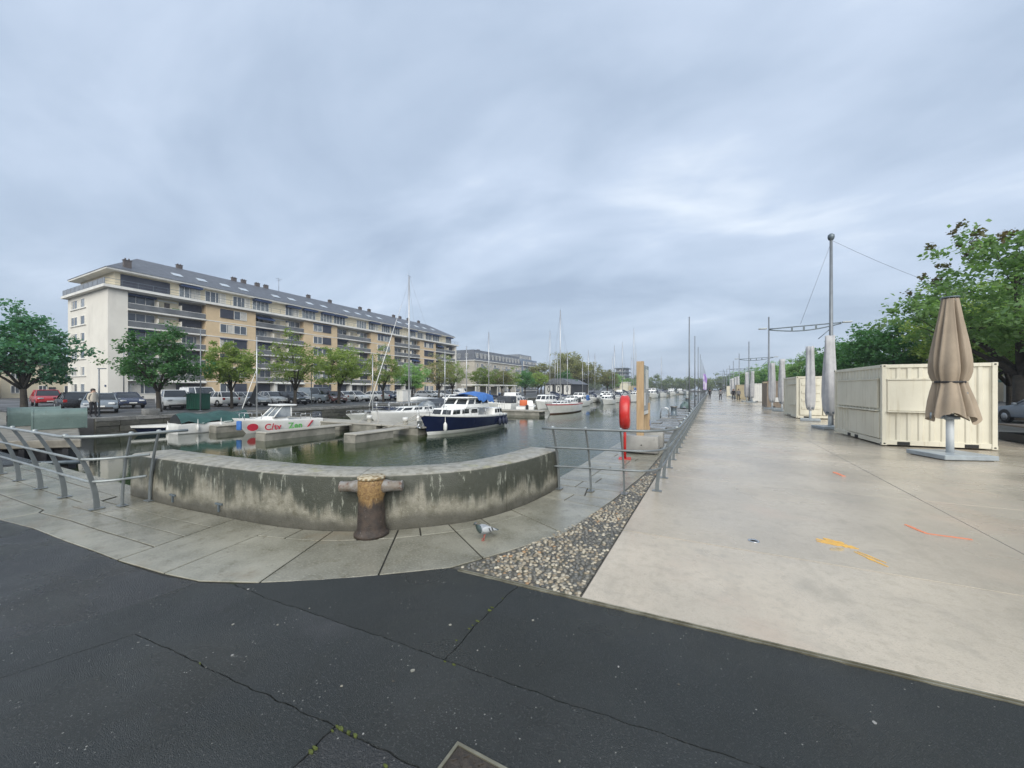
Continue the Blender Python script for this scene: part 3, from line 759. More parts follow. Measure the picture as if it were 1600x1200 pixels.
# railing by the lock: runs along x leaning to the land (-y), then turns the corner
xsL = [-7.71,-9.0,-10.15,-11.4,-12.6,-13.8]
runs = [(x, 2.13, 0) for x in xsL] + [(-7.60,2.36,PI/2),(-7.58,2.66,PI/2)]
rails = []
for z, r in HZ:
    o = lean_at(z)+.028
    pts = [(-14.2,2.13-o,z)] + [(-7.95,2.13-o,z)] + [(-7.78+.10*math.sin(k*PI/10)+.0, 2.13-o+.10-.10*math.cos(k*PI/10), z) for k in range(0)] 
    # smooth corner from -y lean to +x lean
    cx0 = Vector((-7.80, 2.13-o, z)); cx1 = Vector((-7.60+o, 2.40, z)); cm = Vector((-7.60+o-.03, 2.13-o+.06, z))
    pts += [tuple(cx0*(1-t)**2 + cm*2*t*(1-t) + cx1*t*t) for t in (0,.2,.4,.6,.8,1)] + [(-7.58+o, 2.62 if z > 1 else 2.58, z), (-7.57+o, 2.86 if z > 1 else 2.60, z)]
    if z > 1: pts[-1] = (-7.57+o, 3.0, z)
    rails.append((pts, r))
railing('steel_railing', 'curved post grey steel railing beside the lock gate', runs, rails)
# railing across the slabs and then along the promenade edge
runs = [(-2.29,6.18,0),(-1.77,6.28,0),(-1.24,6.36,0)] + [(-.79, 6.78+1.06*i, PI/2) for i in range(0, 120)]
rails = []
for z, r in HZ:
    o = lean_at(z)+.028
    a = Vector((-1.10, 6.38-o, z)); cm = Vector((-.79+o*.8, 6.42-o*.9, z)); c1 = Vector((-.79+o, 6.95, z))
    pts = [(-2.46, 6.165-o, z),(-2.29,6.18-o,z),(-1.77,6.28-o,z)] + [tuple(a*(1-t)**2+cm*2*t*(1-t)+c1*t*t) for t in (0,.2,.4,.6,.8,1)] + [(-.79+o, yy, z) for yy in (8,12,20,40,80,133)]
    rails.append((pts, r))
railing('steel_railing', 'long curved post steel railing along the promenade edge', runs, rails, pm=thin_me, m='galv_mid')

# ---- life ring on its red post
lr = thing('life_ring_stand', 'red life ring housing on a red post by the quay', 'life ring', (-1.86,9.62,0), R(9)); lr.scale = (1.1,1.1,1.08)
MB().cbox((0,0,.008),(.26,.26,.014)).cyl((0,0,.01),(0,0,1.0),.032,10).build('post', 'red_plastic', lr)
rg = []
for k in range(40):
    a = 2*PI*k/40; cs, sn = math.cos(a), math.sin(a); ring = []
    for j in range(12):
        b = 2*PI*j/12; rr = .27+.105*math.cos(b); xx = .115*math.sin(b)*(1 if abs(math.sin(b)) < .98 else .98)
        if abs(math.sin(b)) < .15 and math.cos(b) > 0: rr -= .03      # moulded groove round the rim
        ring.append((xx, rr*cs, 1.05+rr*sn*1.08))
    rg.append(ring)
rg.append(rg[0])
MB().loft(rg, True, False).build('ring_housing', 'red_plastic', lr)
MB().extr([(.19*math.cos(a*PI/12), 1.05+.20*math.sin(a*PI/12)) for a in range(24)], .01, .035, 'x').build('back_plate', 'white_plastic', lr)
MB().cbox((.105,.0,1.05),(.012,.20,.30)).build('notice', 'white_plastic', lr, bevel=.004)

# ---- wooden information totem on concrete feet
ts = thing('information_totem', 'timber information totem with printed panel on concrete feet', 'sign', (-1.66,10.6,0))
MB().box(-.09,.09,0,.12,.42,2.44).build('post', 'wood', ts, bevel=.006)
MB().box(-.09,.09,1.15,1.27,.42,1.30).build('post', 'wood', ts, bevel=.006)
MB().box(-.02,.055,.125,1.22,1.10,2.36).build('panel', 'sign_print', ts, bevel=.004)
pp = [MB().box(.0555,.058,.16,1.19,.98+.02,1.098).build('caption_strip', 'sign_white', ts)]
MB().box(.0555,.0585,.22,.60,1.25,1.60).build('print_block', 'sign_white', ts)
MB().box(.0555,.0585,.66,1.15,1.70,2.25).build('print_block', 'sign_white', ts)
MB().box(.0905,.094,1.16,1.26,.62,.80).build('sticker', 'blue_sticker', ts)
for yy in (0,1.15):
    rng2 = [(-.46+.05*0, 0)]
    front = [(-.46+.92*i/10, yy-.10-.07*math.sin(PI*i/10)) for i in range(11)]
    MB().prism(front+[(.46,yy+.30),(-.46,yy+.30)], .035, .47).build('foot_block', 'block_concrete', ts, bevel=.015, seg=2)
    MB().prism([(-.36,yy-.06),(.36,yy-.06),(.36,yy+.26),(-.36,yy+.26)], .0, .04).build('foot_pad', 'black_rubber', ts)
MB().tube([(.06,-.175,.24),(.06,-.15,.24)], .018, 10).build('lifting_hole', 'dark_hole', ts)

# ---- pigeon
pg = thing('pigeon', 'grey pigeon with dark wing bars walking on the slabs', 'pigeon', (-2.27,3.71,0), math.atan(310/600)+R(222)); pg.scale = (.9,.92,.95)
# local +X is forward
def ell_rings(spec, n=14):
    rings = []
    for (x, z, ry, rz_) in spec: rings.append([(x, ry*math.cos(2*PI*k/n), z+rz_*math.sin(2*PI*k/n)) for k in range(n)])
    return rings
body = [(-.175,.085,.010,.006),(-.13,.092,.030,.014),(-.085,.102,.048,.034),(-.03,.115,.060,.052),(.03,.128,.060,.058),(.075,.142,.050,.052),(.105,.165,.034,.036),(.118,.188,.026,.026),(.124,.205,.023,.022),(.130,.218,.022,.020),(.142,.222,.018,.016),(.154,.220,.009,.008)]
bd = MB().loft(ell_rings(body), True, True).build('body', 'pigeon', pg)
bd.data.materials.append(MATS['pigeon_dark'])
for p in bd.data.polygons:
    if p.center.x > .085: p.material_index = 1
tl = MB().extr([(-.10,.100),(-.215,.072),(-.215,.080),(-.10,.112)], -.03, .03).build('tail', 'pigeon_dark', pg, bevel=.003)
for s in (-1, 1):
    wr = [(-.165,.088,.012,.004),(-.12,.108,.016,.014),(-.06,.124,.020,.032),(.0,.132,.020,.042),(.05,.138,.014,.030),(.068,.140,.004,.010)]
    MB().loft([[(x, s*(.045)+y*1.0+s*(.006), z) for (_, y, z) in r] for x, r in zip([q[0] for q in wr], ell_rings(wr, 10))], True, True).build('wing', 'pigeon_pale', pg)
    for bx0 in (-.075,-.03):
        MB().cbox((bx0, s*.068, .128),(.014,.012,.05), ry=.5).build('wing_bar', 'pigeon_black', pg, bevel=.003)
    lx = .02 if s > 0 else -.015
    leg = MB().tube([(.0,s*.022,.075),(lx,s*.022,.035),(lx+.004,s*.022,.006)], [.008,.0045,.004], 6)
    for a in (-.5,0,.5): leg.tube([(lx+.004,s*.022,.006),(lx+.034*math.cos(a), s*.022+.034*math.sin(a), .004)], [.004,.002], 5)
    leg.tube([(lx+.004,s*.022,.006),(lx-.018,s*.022,.004)], [.004,.002], 5).build('leg', 'pigeon_red', pg)
    MB().lathe([(.0,-.004),(.0035,0),(0,.004)], 8, (.140,s*.017,.224)).build('eye', 'orange_paint', pg)
MB().tube([(.150,0,.219),(.166,0,.214),(.174,0,.209)], [.006,.004,.001], 8).build('beak', 'pigeon_black', pg)

# ---- lock pier and machinery covers
lg = thing('lock_pier', 'dark lock pier with pale worn concrete top beside the railing', 'lock pier')
pp_ = [(-21.2,2.97),(-18.9,4.85),(-29,7.3),(-48,8.0),(-48,2.97)]
MB().prism(ccw(pp_), -.28, .0).build('top_slab', 'gate_beam', lg, bevel=.03)
MB().prism(inset(ccw(pp_), .22), -4, -.281).build('wall', 'gate_dark', lg)  # near-black colour puts the shade under the overhanging slab into the wall
for k in range(5):
    a = Vector((-21.2,2.97)).lerp(Vector((-18.9,4.85)), (k+.3)/5); MB().cbox((a.x-.12,a.y+.10,-2.0),(.16,.3,3.4), rz=math.atan2(1.88,2.3)).build('fender_post', 'gate_dark', lg)
MB().tube([(-21.0,3.05,-.75),(-18.85,4.82,-.75)], .07, 8).build('fender_rail', 'galv_dark', lg)
def cover(label, a, b_, hh=.86, wd=.36):
    a, b_ = Vector(a), Vector(b_); L_ = (b_-a).length
    t = thing('machine_cover', label, 'metal cover', (a.x,a.y,.0), math.atan2(b_.y-a.y, b_.x-a.x), 'grey green machine covers on the lock pier')
    h1 = hh*.62
    prof = [(-wd,0),(-wd,h1)] + [(-wd*math.cos(k*PI/12), h1+(hh-h1)*math.sin(k*PI/12)) for k in range(1,12)] + [(wd,h1),(wd,0)]
    MB().extr(prof, 0, L_, 'x').build('shell', 'gate_green', t, bevel=.012)
    for xx in (-.03, L_-.03): MB().extr([(y*1.04, z*1.02) for y, z in prof], xx, xx+.06, 'x').build('end_rim', 'gate_green', t)
    MB().box(-.045,-.031,-.10,.10,.22,.48).build('hatch', 'dark_hole', t)
    MB().extr([(-wd-.02,.02),(-wd-.02,.09),(-wd-.001,.09),(-wd-.001,.02)], .05, L_-.05, 'x').build('foot_angle', 'gate_green', t)
    return t
cover('nearer grey green rounded cover, closest to the open water gap', (-25.1,5.05), (-24.75,6.5))
cover('farther grey green rounded cover, next to the tall cabinet', (-28.4,5.0), (-28.2,6.5))
cb = thing('control_cabinet', 'tall grey green metal cabinet behind the machine covers', 'cabinet', (-28.3,3.75,.0), R(4))
MB().box(-.7,.7,-.6,.6,-.0,1.72).build('body', 'gate_green', cb, bevel=.02)
MB().box(-.75,.75,-.65,.65,1.72,1.80).build('lid', 'gate_green', cb, bevel=.02)
MB().box(.705,.725,-.45,.45,.2,1.6).build('door', 'gate_green', cb, bevel=.01)
# ================================================================== BUILDINGS
WCACHE = {}; BC = {}; crng = random.Random(8)
def win_meshes(wd, ht, mull=1, fr=.09):
    """casement facing +X: frame mesh and pane mesh, origin at bottom centre of the opening"""
    key = (round(wd,2), round(ht,2), mull)
    if key not in WCACHE:
        f = MB().box(-.04,.06,-wd/2,wd/2,0,fr).box(-.04,.06,-wd/2,wd/2,ht-fr,ht).box(-.04,.06,-wd/2,-wd/2+fr,fr,ht-fr).box(-.04,.06,wd/2-fr,wd/2,fr,ht-fr)
        for k in range(1, mull+1):
            yy = -wd/2+wd*k/(mull+1); f.box(-.035,.055,yy-.05,yy+.05,fr,ht-fr)
        p = MB().box(-.03,.0,-wd/2+.02,wd/2-.02,.02,ht-.02)
        WCACHE[key] = (f.mesh('window_frame'), p.mesh('pane'))
    return WCACHE[key]
def window(parent, x, y, z, wd, ht, mull=1, pane='glass_dark', frame='trim_white', rz=0.0):
    f, p = win_meshes(wd, ht, mull)
    a = obj('window', f, frame, parent, (x,y,z), (0,0,rz)); obj('pane', p, pane, a)
    if crng.random() < .38 and wd > 1.3:
        if 'curtain' not in BC: BC['curtain'] = MB().box(0,1,0,1,0,1).mesh('curtain')
        cw = wd*crng.uniform(.18,.45); y0_ = -wd/2+.1 if crng.random() < .5 else wd/2-.1-cw
        obj('curtain', BC['curtain'], 'curtain', a, (.001,y0_,.12), None, (.012,cw,ht-.24))
    return a
def block(name, parent, m, x0, x1, y0, y1, z0, z1):
    """shared unit box stretched to size"""
    if m not in BC: BC[m] = MB().box(0,1,0,1,0,1).mesh(m+'_block')
    return obj(name, BC[m], m, parent, (x0,y0,z0), None, (x1-x0, y1-y0, z1-z0))
rng = random.Random(21)
A = thing('apartment_building', 'long cream and tan seven storey apartment block with slate roof', 'building', (-86,25,0))
Y1 = 95.3; D = 18.0
bal = [(2.4,13.5),(22.6,33.5),(42.7,53.8),(63.0,74.6),(83.0,94.4)]
tan = [(13.5,22.6),(33.5,42.7),(53.8,63.0),(74.6,83.0)]
FL = [.35+2.95*k for k in range(6)]; TOP = 18.05
MB().box(-D,-1.5,0.02,Y1,0,TOP).build('wall', 'render_white', A)
block('wall', A, 'render_white', -1.5, 0, 0, 2.4, 0, TOP)
block('wall', A, 'render_white', -1.5, 0, 94.4, Y1, 0, TOP)
for (a, b) in tan: block('tan_wall', A, 'tan_brick', -1.5, 0, a, b, 0, TOP)
# gable windows towards the lock: pairs of small windows with a sill band
for k in range(6):
    zc = FL[k]+.75
    for (x, wd) in ((-14.6,3.0),(-10.6,1.9)):
        window(A, x, -.02, zc, wd, 1.55, 0 if wd < 2 else 1, rng.choice(['glass_dark','curtain_glass']), 'trim_white', -PI/2)
    block('sill', A, 'trim_white', -16.6, -9.2, -.14, .015, zc-.14, zc-.02)
block('plinth', A, 'render_cream', -D, .05, -.06, 2.4, 0, .5)
block('street_plate', A, 'awning_blue', -1.1, -.5, -.075, -.061, 2.1, 2.4)
# balcony bays
for (a, b) in bal:
    L_ = b-a; w1 = (a+.15, a+L_*.36); w2 = (a+L_*.66, b-.15); mid_ = (a+L_*.36, a+L_*.66)
    for k in range(6):
        z = FL[k]
        if k == 0:
            if a > 3:
                block('render_pier', A, 'trim_white', -1.5, -.05, w1[1]+.1, w1[1]+.7, 0, 3.1)
                block('garage_door', A, 'shutter_dark', -1.46, -1.36, w1[0], w1[1]-.1, .1, 2.8)
                block('entrance', A, 'door_dark', -1.46, -1.36, mid_[0]+.8, mid_[1], 0, 2.7)
                window(A, -1.42, (w2[0]+w2[1])/2, .1, w2[1]-w2[0]-.4, 2.6, 2)
            else:
                window(A, -.9, (w1[0]+w1[1])/2+.3, .9, 3.6, 1.7, 1); block('wall', A, 'render_white', -1.49, -.95, a, w1[1]+.7, 0, 2.9)
                block('entrance', A, 'door_dark', -1.46, -1.36, w2[0]-.3, w2[1], 0, 2.7)
            block('canopy', A, 'trim_white', -1.48, .55, mid_[0], b-.1, 2.85, 3.05)
            continue
        block('cream_wall', A, 'render_cream', -1.49, -1.2, mid_[0], mid_[1], z+.02, z+2.73)
        block('brown_door', A, rng.choice(['beige_wall','chimney','render_white']), -1.195, -1.15, (mid_[0]+mid_[1])/2-.45, (mid_[0]+mid_[1])/2+.35, z+.03, z+2.1)
        block('glazing_head', A, 'trim_white', -1.19, -1.1, mid_[0]+.3, mid_[1]-.3, z+2.25, z+2.5)
        for (p, q) in (w1, w2):
            st = rng.random()
            window(A, -1.42, (p+q)/2, z+.05, q-p, 2.5, 1 if q-p < 3.5 else 2, 'glass_dark' if st < .75 else 'curtain_glass')
            if rng.random() < .22: block('roller_shutter', A, 'shutter_dark', -1.34, -1.28, p, q, z+rng.choice([.05,.9,1.3]), z+2.6)
            if rng.random() < .4: block('awning_box', A, 'awning_blue', -1.3, -.6, p, q, z+2.38, z+2.70)
            if rng.random() < .12:
                o = MB().extr([(-1.25,z+2.6),(.6,z+1.75),(.6,z+1.55),(-1.25,z+2.5)], p+.1, q-.1).build('awning', 'awning_blue', A)
        block('slab', A, 'trim_white', -1.49, .16, a+.01, b-.01, z-.24, z)
        block('balustrade', A, 'smoked', .02, .05, a+.05, b-.05, z+.06, z+.92)
        block('hand_rail', A, 'trim_white', 0, .08, a+.03, b-.03, z+.94, z+1.0)
        if rng.random() < .5: yy_ = rng.uniform(a+.4, b-1.6); block('flower_box', A, 'leaf_dark', -.12, .015, yy_, yy_+rng.uniform(.6,1.4), z+.55, z+1.15)
        for t in (.36,.66): block('divider', A, 'render_white', -1.18, -.1, a+L_*t-.06, a+L_*t+.06, z+.01, z+1.9)
    block('slab', A, 'trim_white', -1.49, .12, a+.01, b-.01, FL[5]+2.75, TOP)
# tan bays
for n_, (a, b) in enumerate(tan):
    c = (a+b)/2
    for k in range(6):
        z = FL[k]
        if k: block('floor_band', A, 'trim_white', .0, .05, a, b, z-.2, z-.05)
        window(A, .04, c-1.0, z+.75, 2.4, 1.75, 1, 'glass_dark' if rng.random() < .6 else 'curtain_glass')
        window(A, .04, c+1.5, z+.75, 2.4, 1.75, 1, 'glass_dark' if rng.random() < .6 else 'curtain_glass')
        if rng.random() < .45: block('roller_shutter', A, 'shutter_dark', .105, .13, c+.3, c+2.7, z+.75, z+2.5)
        if rng.random() < .18: block('roller_shutter', A, 'shutter_dark', .105, .13, c-2.2, c+.2, z+.75, z+2.5)
        if rng.random() < .6: block('awning_box', A, 'awning_blue', .11, .35, c-2.25, c+2.75, z+2.42, z+2.62)
# cornice, set back attic, eaves
block('cornice', A, 'trim_white', -D-.7, .75, -.7, Y1+.7, TOP, TOP+.42)
ATT = TOP+.42; EAVE = 21.25
block('attic_wall', A, 'render_cream', -D+1.2, -1.7, 1.3, Y1-1.2, ATT, EAVE)
def attic(y0, y1):
    window(A, -1.68, (y0+y1)/2, ATT+.05, y1-y0, 2.45, 3, 'glass_dark' if rng.random() < .7 else 'curtain_glass')
    if rng.random() < .75: block('awning_box', A, 'awning_blue', -1.55, -.5, y0, y1, ATT+2.28, ATT+2.6)
block('roller_shutter', A, 'shutter_dark', -1.69, -1.6, 2.0, 8.6, ATT+.05, ATT+2.5)
for (a, b) in bal:
    L_ = b-a
    if a > 3: attic(a+.2, a+L_*.34)
    attic(a+L_*.68, b-.2)
for (a, b) in tan: attic(a+.6, a+4.2); attic(b-3.6, b-.3)
tr = MB()
for k in range(0, 49): tr.box(.50,.54,-.5+k*2,-.46+k*2,ATT,ATT+1.0)
tr.box(.49,.54,-.5,Y1+.5,ATT+1.0,ATT+1.06).box(.505,.515,-.5,Y1+.5,ATT+.5,ATT+.54).box(.505,.515,-.5,Y1+.5,ATT+.12,ATT+.16)
obj('terrace_railing', tr.mesh('terrace_railing'), 'galv_dark', A)
gt = MB().box(-D-.5,.5,-.52,-.5,ATT+.1,ATT+.95).box(-D-.5,.5,-.53,-.49,ATT+.98,ATT+1.05)
for k in range(10): gt.box(-D-.4+k*2,-D-.36+k*2,-.54,-.5,ATT,ATT+1.0)
gt.build('terrace_screen', 'smoked', A)
for x in (-14.5,-12,-8): window(A, x, 1.28, ATT+.05, 1.8, 2.3, 1, rz=-PI/2)
block('eave', A, 'trim_white', -D-.0, -.55, .0, Y1-.1, EAVE, EAVE+.28)
e0 = EAVE+.285; rx = -D/2; ridge = 26.0
rf = MB()._add([(-D-.1,-.1,e0),(-.45,-.1,e0),(-.45,Y1,e0),(-D-.1,Y1,e0),(rx,6.5,ridge),(rx,Y1-6.5,ridge)], [(1,2,5,4),(3,0,4,5),(0,1,4),(2,3,5),(3,2,1,0)]).build('roof', 'slate', A)
slope = (ridge-e0)/(-.45-rx)
def on_roof(x): return e0+(-.45-x)*slope
sk = MB().box(-.75,.75,-.75,.75,0,.09).mesh('skylight')
for y in [10.5,14.5,18.5,22,29,33,37.5,41.5,48.5,52.5,56.5,60.5,69,73,77,81,86]:
    x = -3.4-rng.uniform(0,.5); s_ = obj('skylight', sk, 'skylight', rf, (x,y,on_roof(x)+.02), (0, math.atan(slope), 0))
ch = MB().box(-.45,.45,-.6,.6,-1.2,1.1).box(-.55,.55,-.7,.7,1.1,1.2)
for q in (-.3,.3): ch.cyl((0,q,1.2),(0,q,1.55),.14,8)
chm = ch.mesh('chimney')
for y in [13,23,25,28,30,41,47.5,58,61.5,72,75,79,84.5]: obj('chimney', chm, 'chimney', rf, (rx-.2,y,ridge), None, (.7,.75,.62))
obj('chimney', chm, 'chimney', rf, (-2.2,3.0,on_roof(-2.2)+.1), None, (.7,.8,.9))
an = MB().tube([(rx,33,ridge),(rx,33,ridge+3.2)], .05, 5).cbox((rx,33,ridge+3),(.05,1.5,.05)).cbox((rx,33,ridge+2.6),(.05,1.0,.05)).build('aerial', 'wire', rf)

# ---- second block with mansard
B = thing('apartment_building', 'pale mansard roofed apartment block beyond the long one', 'building', (-88,136,0))
MB().box(-16,0,0,45,0,14).build('wall', 'beige_wall', B)
MB().box(-16,.4,45,64,0,17.5).build('blue_wing', 'blue_wall', B)
mm = MB()._add([(-16.3,-.3,14),(.3,-.3,14),(.3,45,14),(-16.3,45,14),(-14.5,1.6,18.6),(-1.5,1.6,18.6),(-1.5,45,18.6),(-14.5,45,18.6)], [(0,1,5,4),(1,2,6,5),(2,3,7,6),(3,0,4,7),(4,5,6,7),(3,2,1,0)]).build('roof', 'slate', B)
block('cornice', B, 'trim_white', -16.4, .45, -.4, 45, 13.7, 13.99)
for k in range(13):
    y = 2.2+k*3.3
    if y < 44: block('dormer', mm, 'zinc', -2.2, .05, y-.75, y+.75, 14.6, 17.4); window(mm, .07, y, 15.0, 1.2, 2.0, 1)
for x in (-4,-8,-12): window(B, x, .1, 15.0, 1.3, 1.9, 1, rz=-PI/2); 
for k in range(4):
    z = 1+k*3.2
    for j in range(12):
        y = 2.4+j*3.7
        if j % 3 == 1:
            window(B, .03, y, z, 2.2, 2.1, 1); block('balcony', B, 'zinc', .02, 1.2, y-1.5, y+1.5, z-.3, z+.75)
        else: window(B, .03, y, z+.4, 1.2, 1.6, 1)
for k in range(5):
    z = 1+k*3.3
    for j in range(4): window(B, .43, 48+j*4.6, z, 3.4, 2.3, 2)
    block('balcony', B, 'trim_white', .41, 1.7, 46, 63.5, z-.35, z-.1); block('balustrade', B, 'smoked', 1.6, 1.65, 46, 63.5, z-.09, z+.8)
block('roof_storey', B, 'zinc', -14, -2, 46, 62, 17.5, 20.2)
for j in range(5): window(B, -1.97, 48+j*3, 18.0, 1.6, 1.6, 1)
block('chimney', B, 'chimney', -8, -7, 14, 15.5, 18.5, 20)

# ---- black and white clubhouse on the quay, cream hut, far modern block, low canopy
H = thing('clubhouse', 'single storey black clubhouse with white wall panels on the quay', 'building', (-37.5,112,0))
MB().box(-9,0,0,16,0,3.2).build('wall', 'hut_black', H)
MB()._add([(-9.6,-.6,3.2),(.6,-.6,3.2),(.6,16.6,3.2),(-9.6,16.6,3.2),(-6,-.3,5.0),(-3,-.3,5.0),(-3,16.3,5.0),(-6,16.3,5.0)], [(0,1,5,4),(1,2,6,5),(2,3,7,6),(3,0,4,7),(4,5,6,7),(3,2,1,0)]).build('roof', 'slate', H)
for (a, b) in ((-8.6,-6.2),(-5.0,-3.2),(-2.4,-.3)):
    MB().extr([(a,.1),(b,.1),(b,3.0),(a,3.0)], -.12, -.02).build('wall_panel', 'white_paint', H)
    MB().extr([((a+b)/2+.42*math.cos(t*PI/12), 1.7+.95*math.sin(t*PI/12)) for t in range(24)], -.16, -.121).build('emblem', 'hut_black', H)
    MB().extr([((a+b)/2+.2*math.cos(t*PI/12), 1.7+.6*math.sin(t*PI/12)) for t in range(24)], -.18, -.161).build('emblem', 'white_paint', H)
hut = thing('quay_hut', 'small cream flat roofed hut at the far pontoons', 'hut', (-36.5,196,0), 0)
MB().box(-7,0,0,8,0,5.0).build('wall', 'cream_paint', hut); MB().box(-7.3,.3,-.3,8.3,5.0,5.3).build('roof', 'trim_white', hut)
window(hut, -4.5, -.05, 2.2, 1.2, 1.3, 0, rz=-PI/2); MB().box(0.01,3.2,2,6,0,3.4).build('annex', 'tan_paint', hut); window(hut, .05, 4.0, 3.5, 1.2, 1.2, 0)
Mo = thing('apartment_building', 'far stepped dark grey modern apartment block above the trees', 'building', (-57,300,0))
for k in range(6):
    x0 = -19 if k < 4 else -9; z = k*3.0
    block('storey', Mo, 'zinc', x0+1.2, -.6, 0, 14, z, z+2.3); block('floor_slab', Mo, 'galv_dark', x0, 1.0, -1.2, 15, z+2.3, z+3.0)
    for j in range(3 if k < 4 else 2): window(Mo, -2.5-j*(5.6 if k < 4 else 3), -.05, z+.3, 2.6, 1.8, 1, rz=-PI/2)
can = thing('quay_canopy', 'long low white flat canopy on the opposite quay', 'canopy', (-36,56,0))
MB().box(-3,0,0,16,2.35,2.55).build('roof', 'trim_white', can)
for y in (.3,4,8,12,15.7):
    for x in (-2.8,-.2): MB().box(x-.06,x+.06,y-.06,y+.06,0,2.35).build('post', 'trim_white', can)
for y in (1.5,6,10): MB().box(-2.9,-2.82,y,y+3,.3,2.2).build('screen', 'beige_wall', can)
# low houses behind the far left tree
low = [(-112,8,10,9,5.5,'beige_wall','pale beige low house behind the dark spreading tree'),(-118,20,9,10,6.5,'render_cream','cream low house between the dark tree and the white gable')]
for (x,y,wx_,wy_,hh,m,lab) in low:
    t = thing('town_house', lab, 'house', (x,y,0))
    MB().box(-wx_,0,0,wy_,0,hh).build('wall', m, t)
    MB().extr([(-.4,hh),(wy_+.4,hh),(wy_/2,hh+2.6)], -wx_-.3, .3, 'x').build('roof', 'slate', t)
    for k in range(3):
        for z in (.9,3.6): window(t, .03, 1.6+k*(wy_-3.2)/2, z, 1.1, 1.5, 1)
    block('door', t, 'door_dark', .01, .08, wy_/2+.8, wy_/2+1.7, 0, 2.1)
# pale houses behind the trees on the promenade side
for i, (x, y, wy_, hh, m, lab) in enumerate([(34,56,18,9,'beige_wall','pale stone house with shop front behind the big maple'),(35,78,16,11,'render_cream','cream house behind the dark green round trees'),(36,98,20,8.5,'render_white','white house further along behind the tree row')]):
    t = thing('town_house', lab, 'house', (x,y,0))
    MB().box(0,10,0,wy_,0,hh).build('wall', m, t)
    MB().extr([(-.4,hh),(10.4,hh),(5,hh+3.5)], -.3, wy_+.3).build('roof', 'slate', t)
    for k in range(4):
        for z in ([3.6,6.4] if hh > 8 else [3.4]): window(t, -.03, 2+k*(wy_-4)/3, z, 1.1, 1.7, 1, rz=PI)
        block('shop_window', t, 'glass_dark', -.06, -.01, 1+k*(wy_-4)/3, 3+k*(wy_-4)/3, .5, 2.6)
    MB().extr([(-.02,3.2),(-1.6,2.7),(-1.6,2.55),(-.02,2.9)], 1, wy_-1).build('awning', 'green_metal' if i == 0 else 'awning_blue', t)
# ================================================================== TREES
def leaf_cloud(name, pts, size, m, seed, parent, flat=.35):
    r = np.random.default_rng(seed); n = len(pts); P = np.asarray(pts, dtype=np.float32)
    d = r.normal(size=(n,3)); d[:,2] *= flat+.25; d /= np.linalg.norm(d,axis=1,keepdims=True)      # leaf axis
    up = r.normal(size=(n,3))*.75; up[:,2] += 1.0
    s = np.cross(d, up); s /= np.maximum(np.linalg.norm(s,axis=1,keepdims=True),1e-5)
    nn = np.cross(s, d)
    L = (size*r.uniform(.5,1.55,size=(n,1)))
    v = np.empty((n,4,3), dtype=np.float32)
    v[:,0] = P-d*L*.5; v[:,1] = P+s*L*.36+nn*L*.10; v[:,2] = P+d*L*.5; v[:,3] = P-s*L*.36+nn*L*.10
    me = bpy.data.meshes.new(name); me.vertices.add(4*n); me.vertices.foreach_set('co', v.ravel())
    me.loops.add(4*n); me.loops.foreach_set('vertex_index', np.arange(4*n, dtype=np.int32))
    me.polygons.add(n); me.polygons.foreach_set('loop_start', np.arange(0,4*n,4,dtype=np.int32)); 
    me.update(calc_edges=True); me.validate()
    return obj(name, me, m, parent)
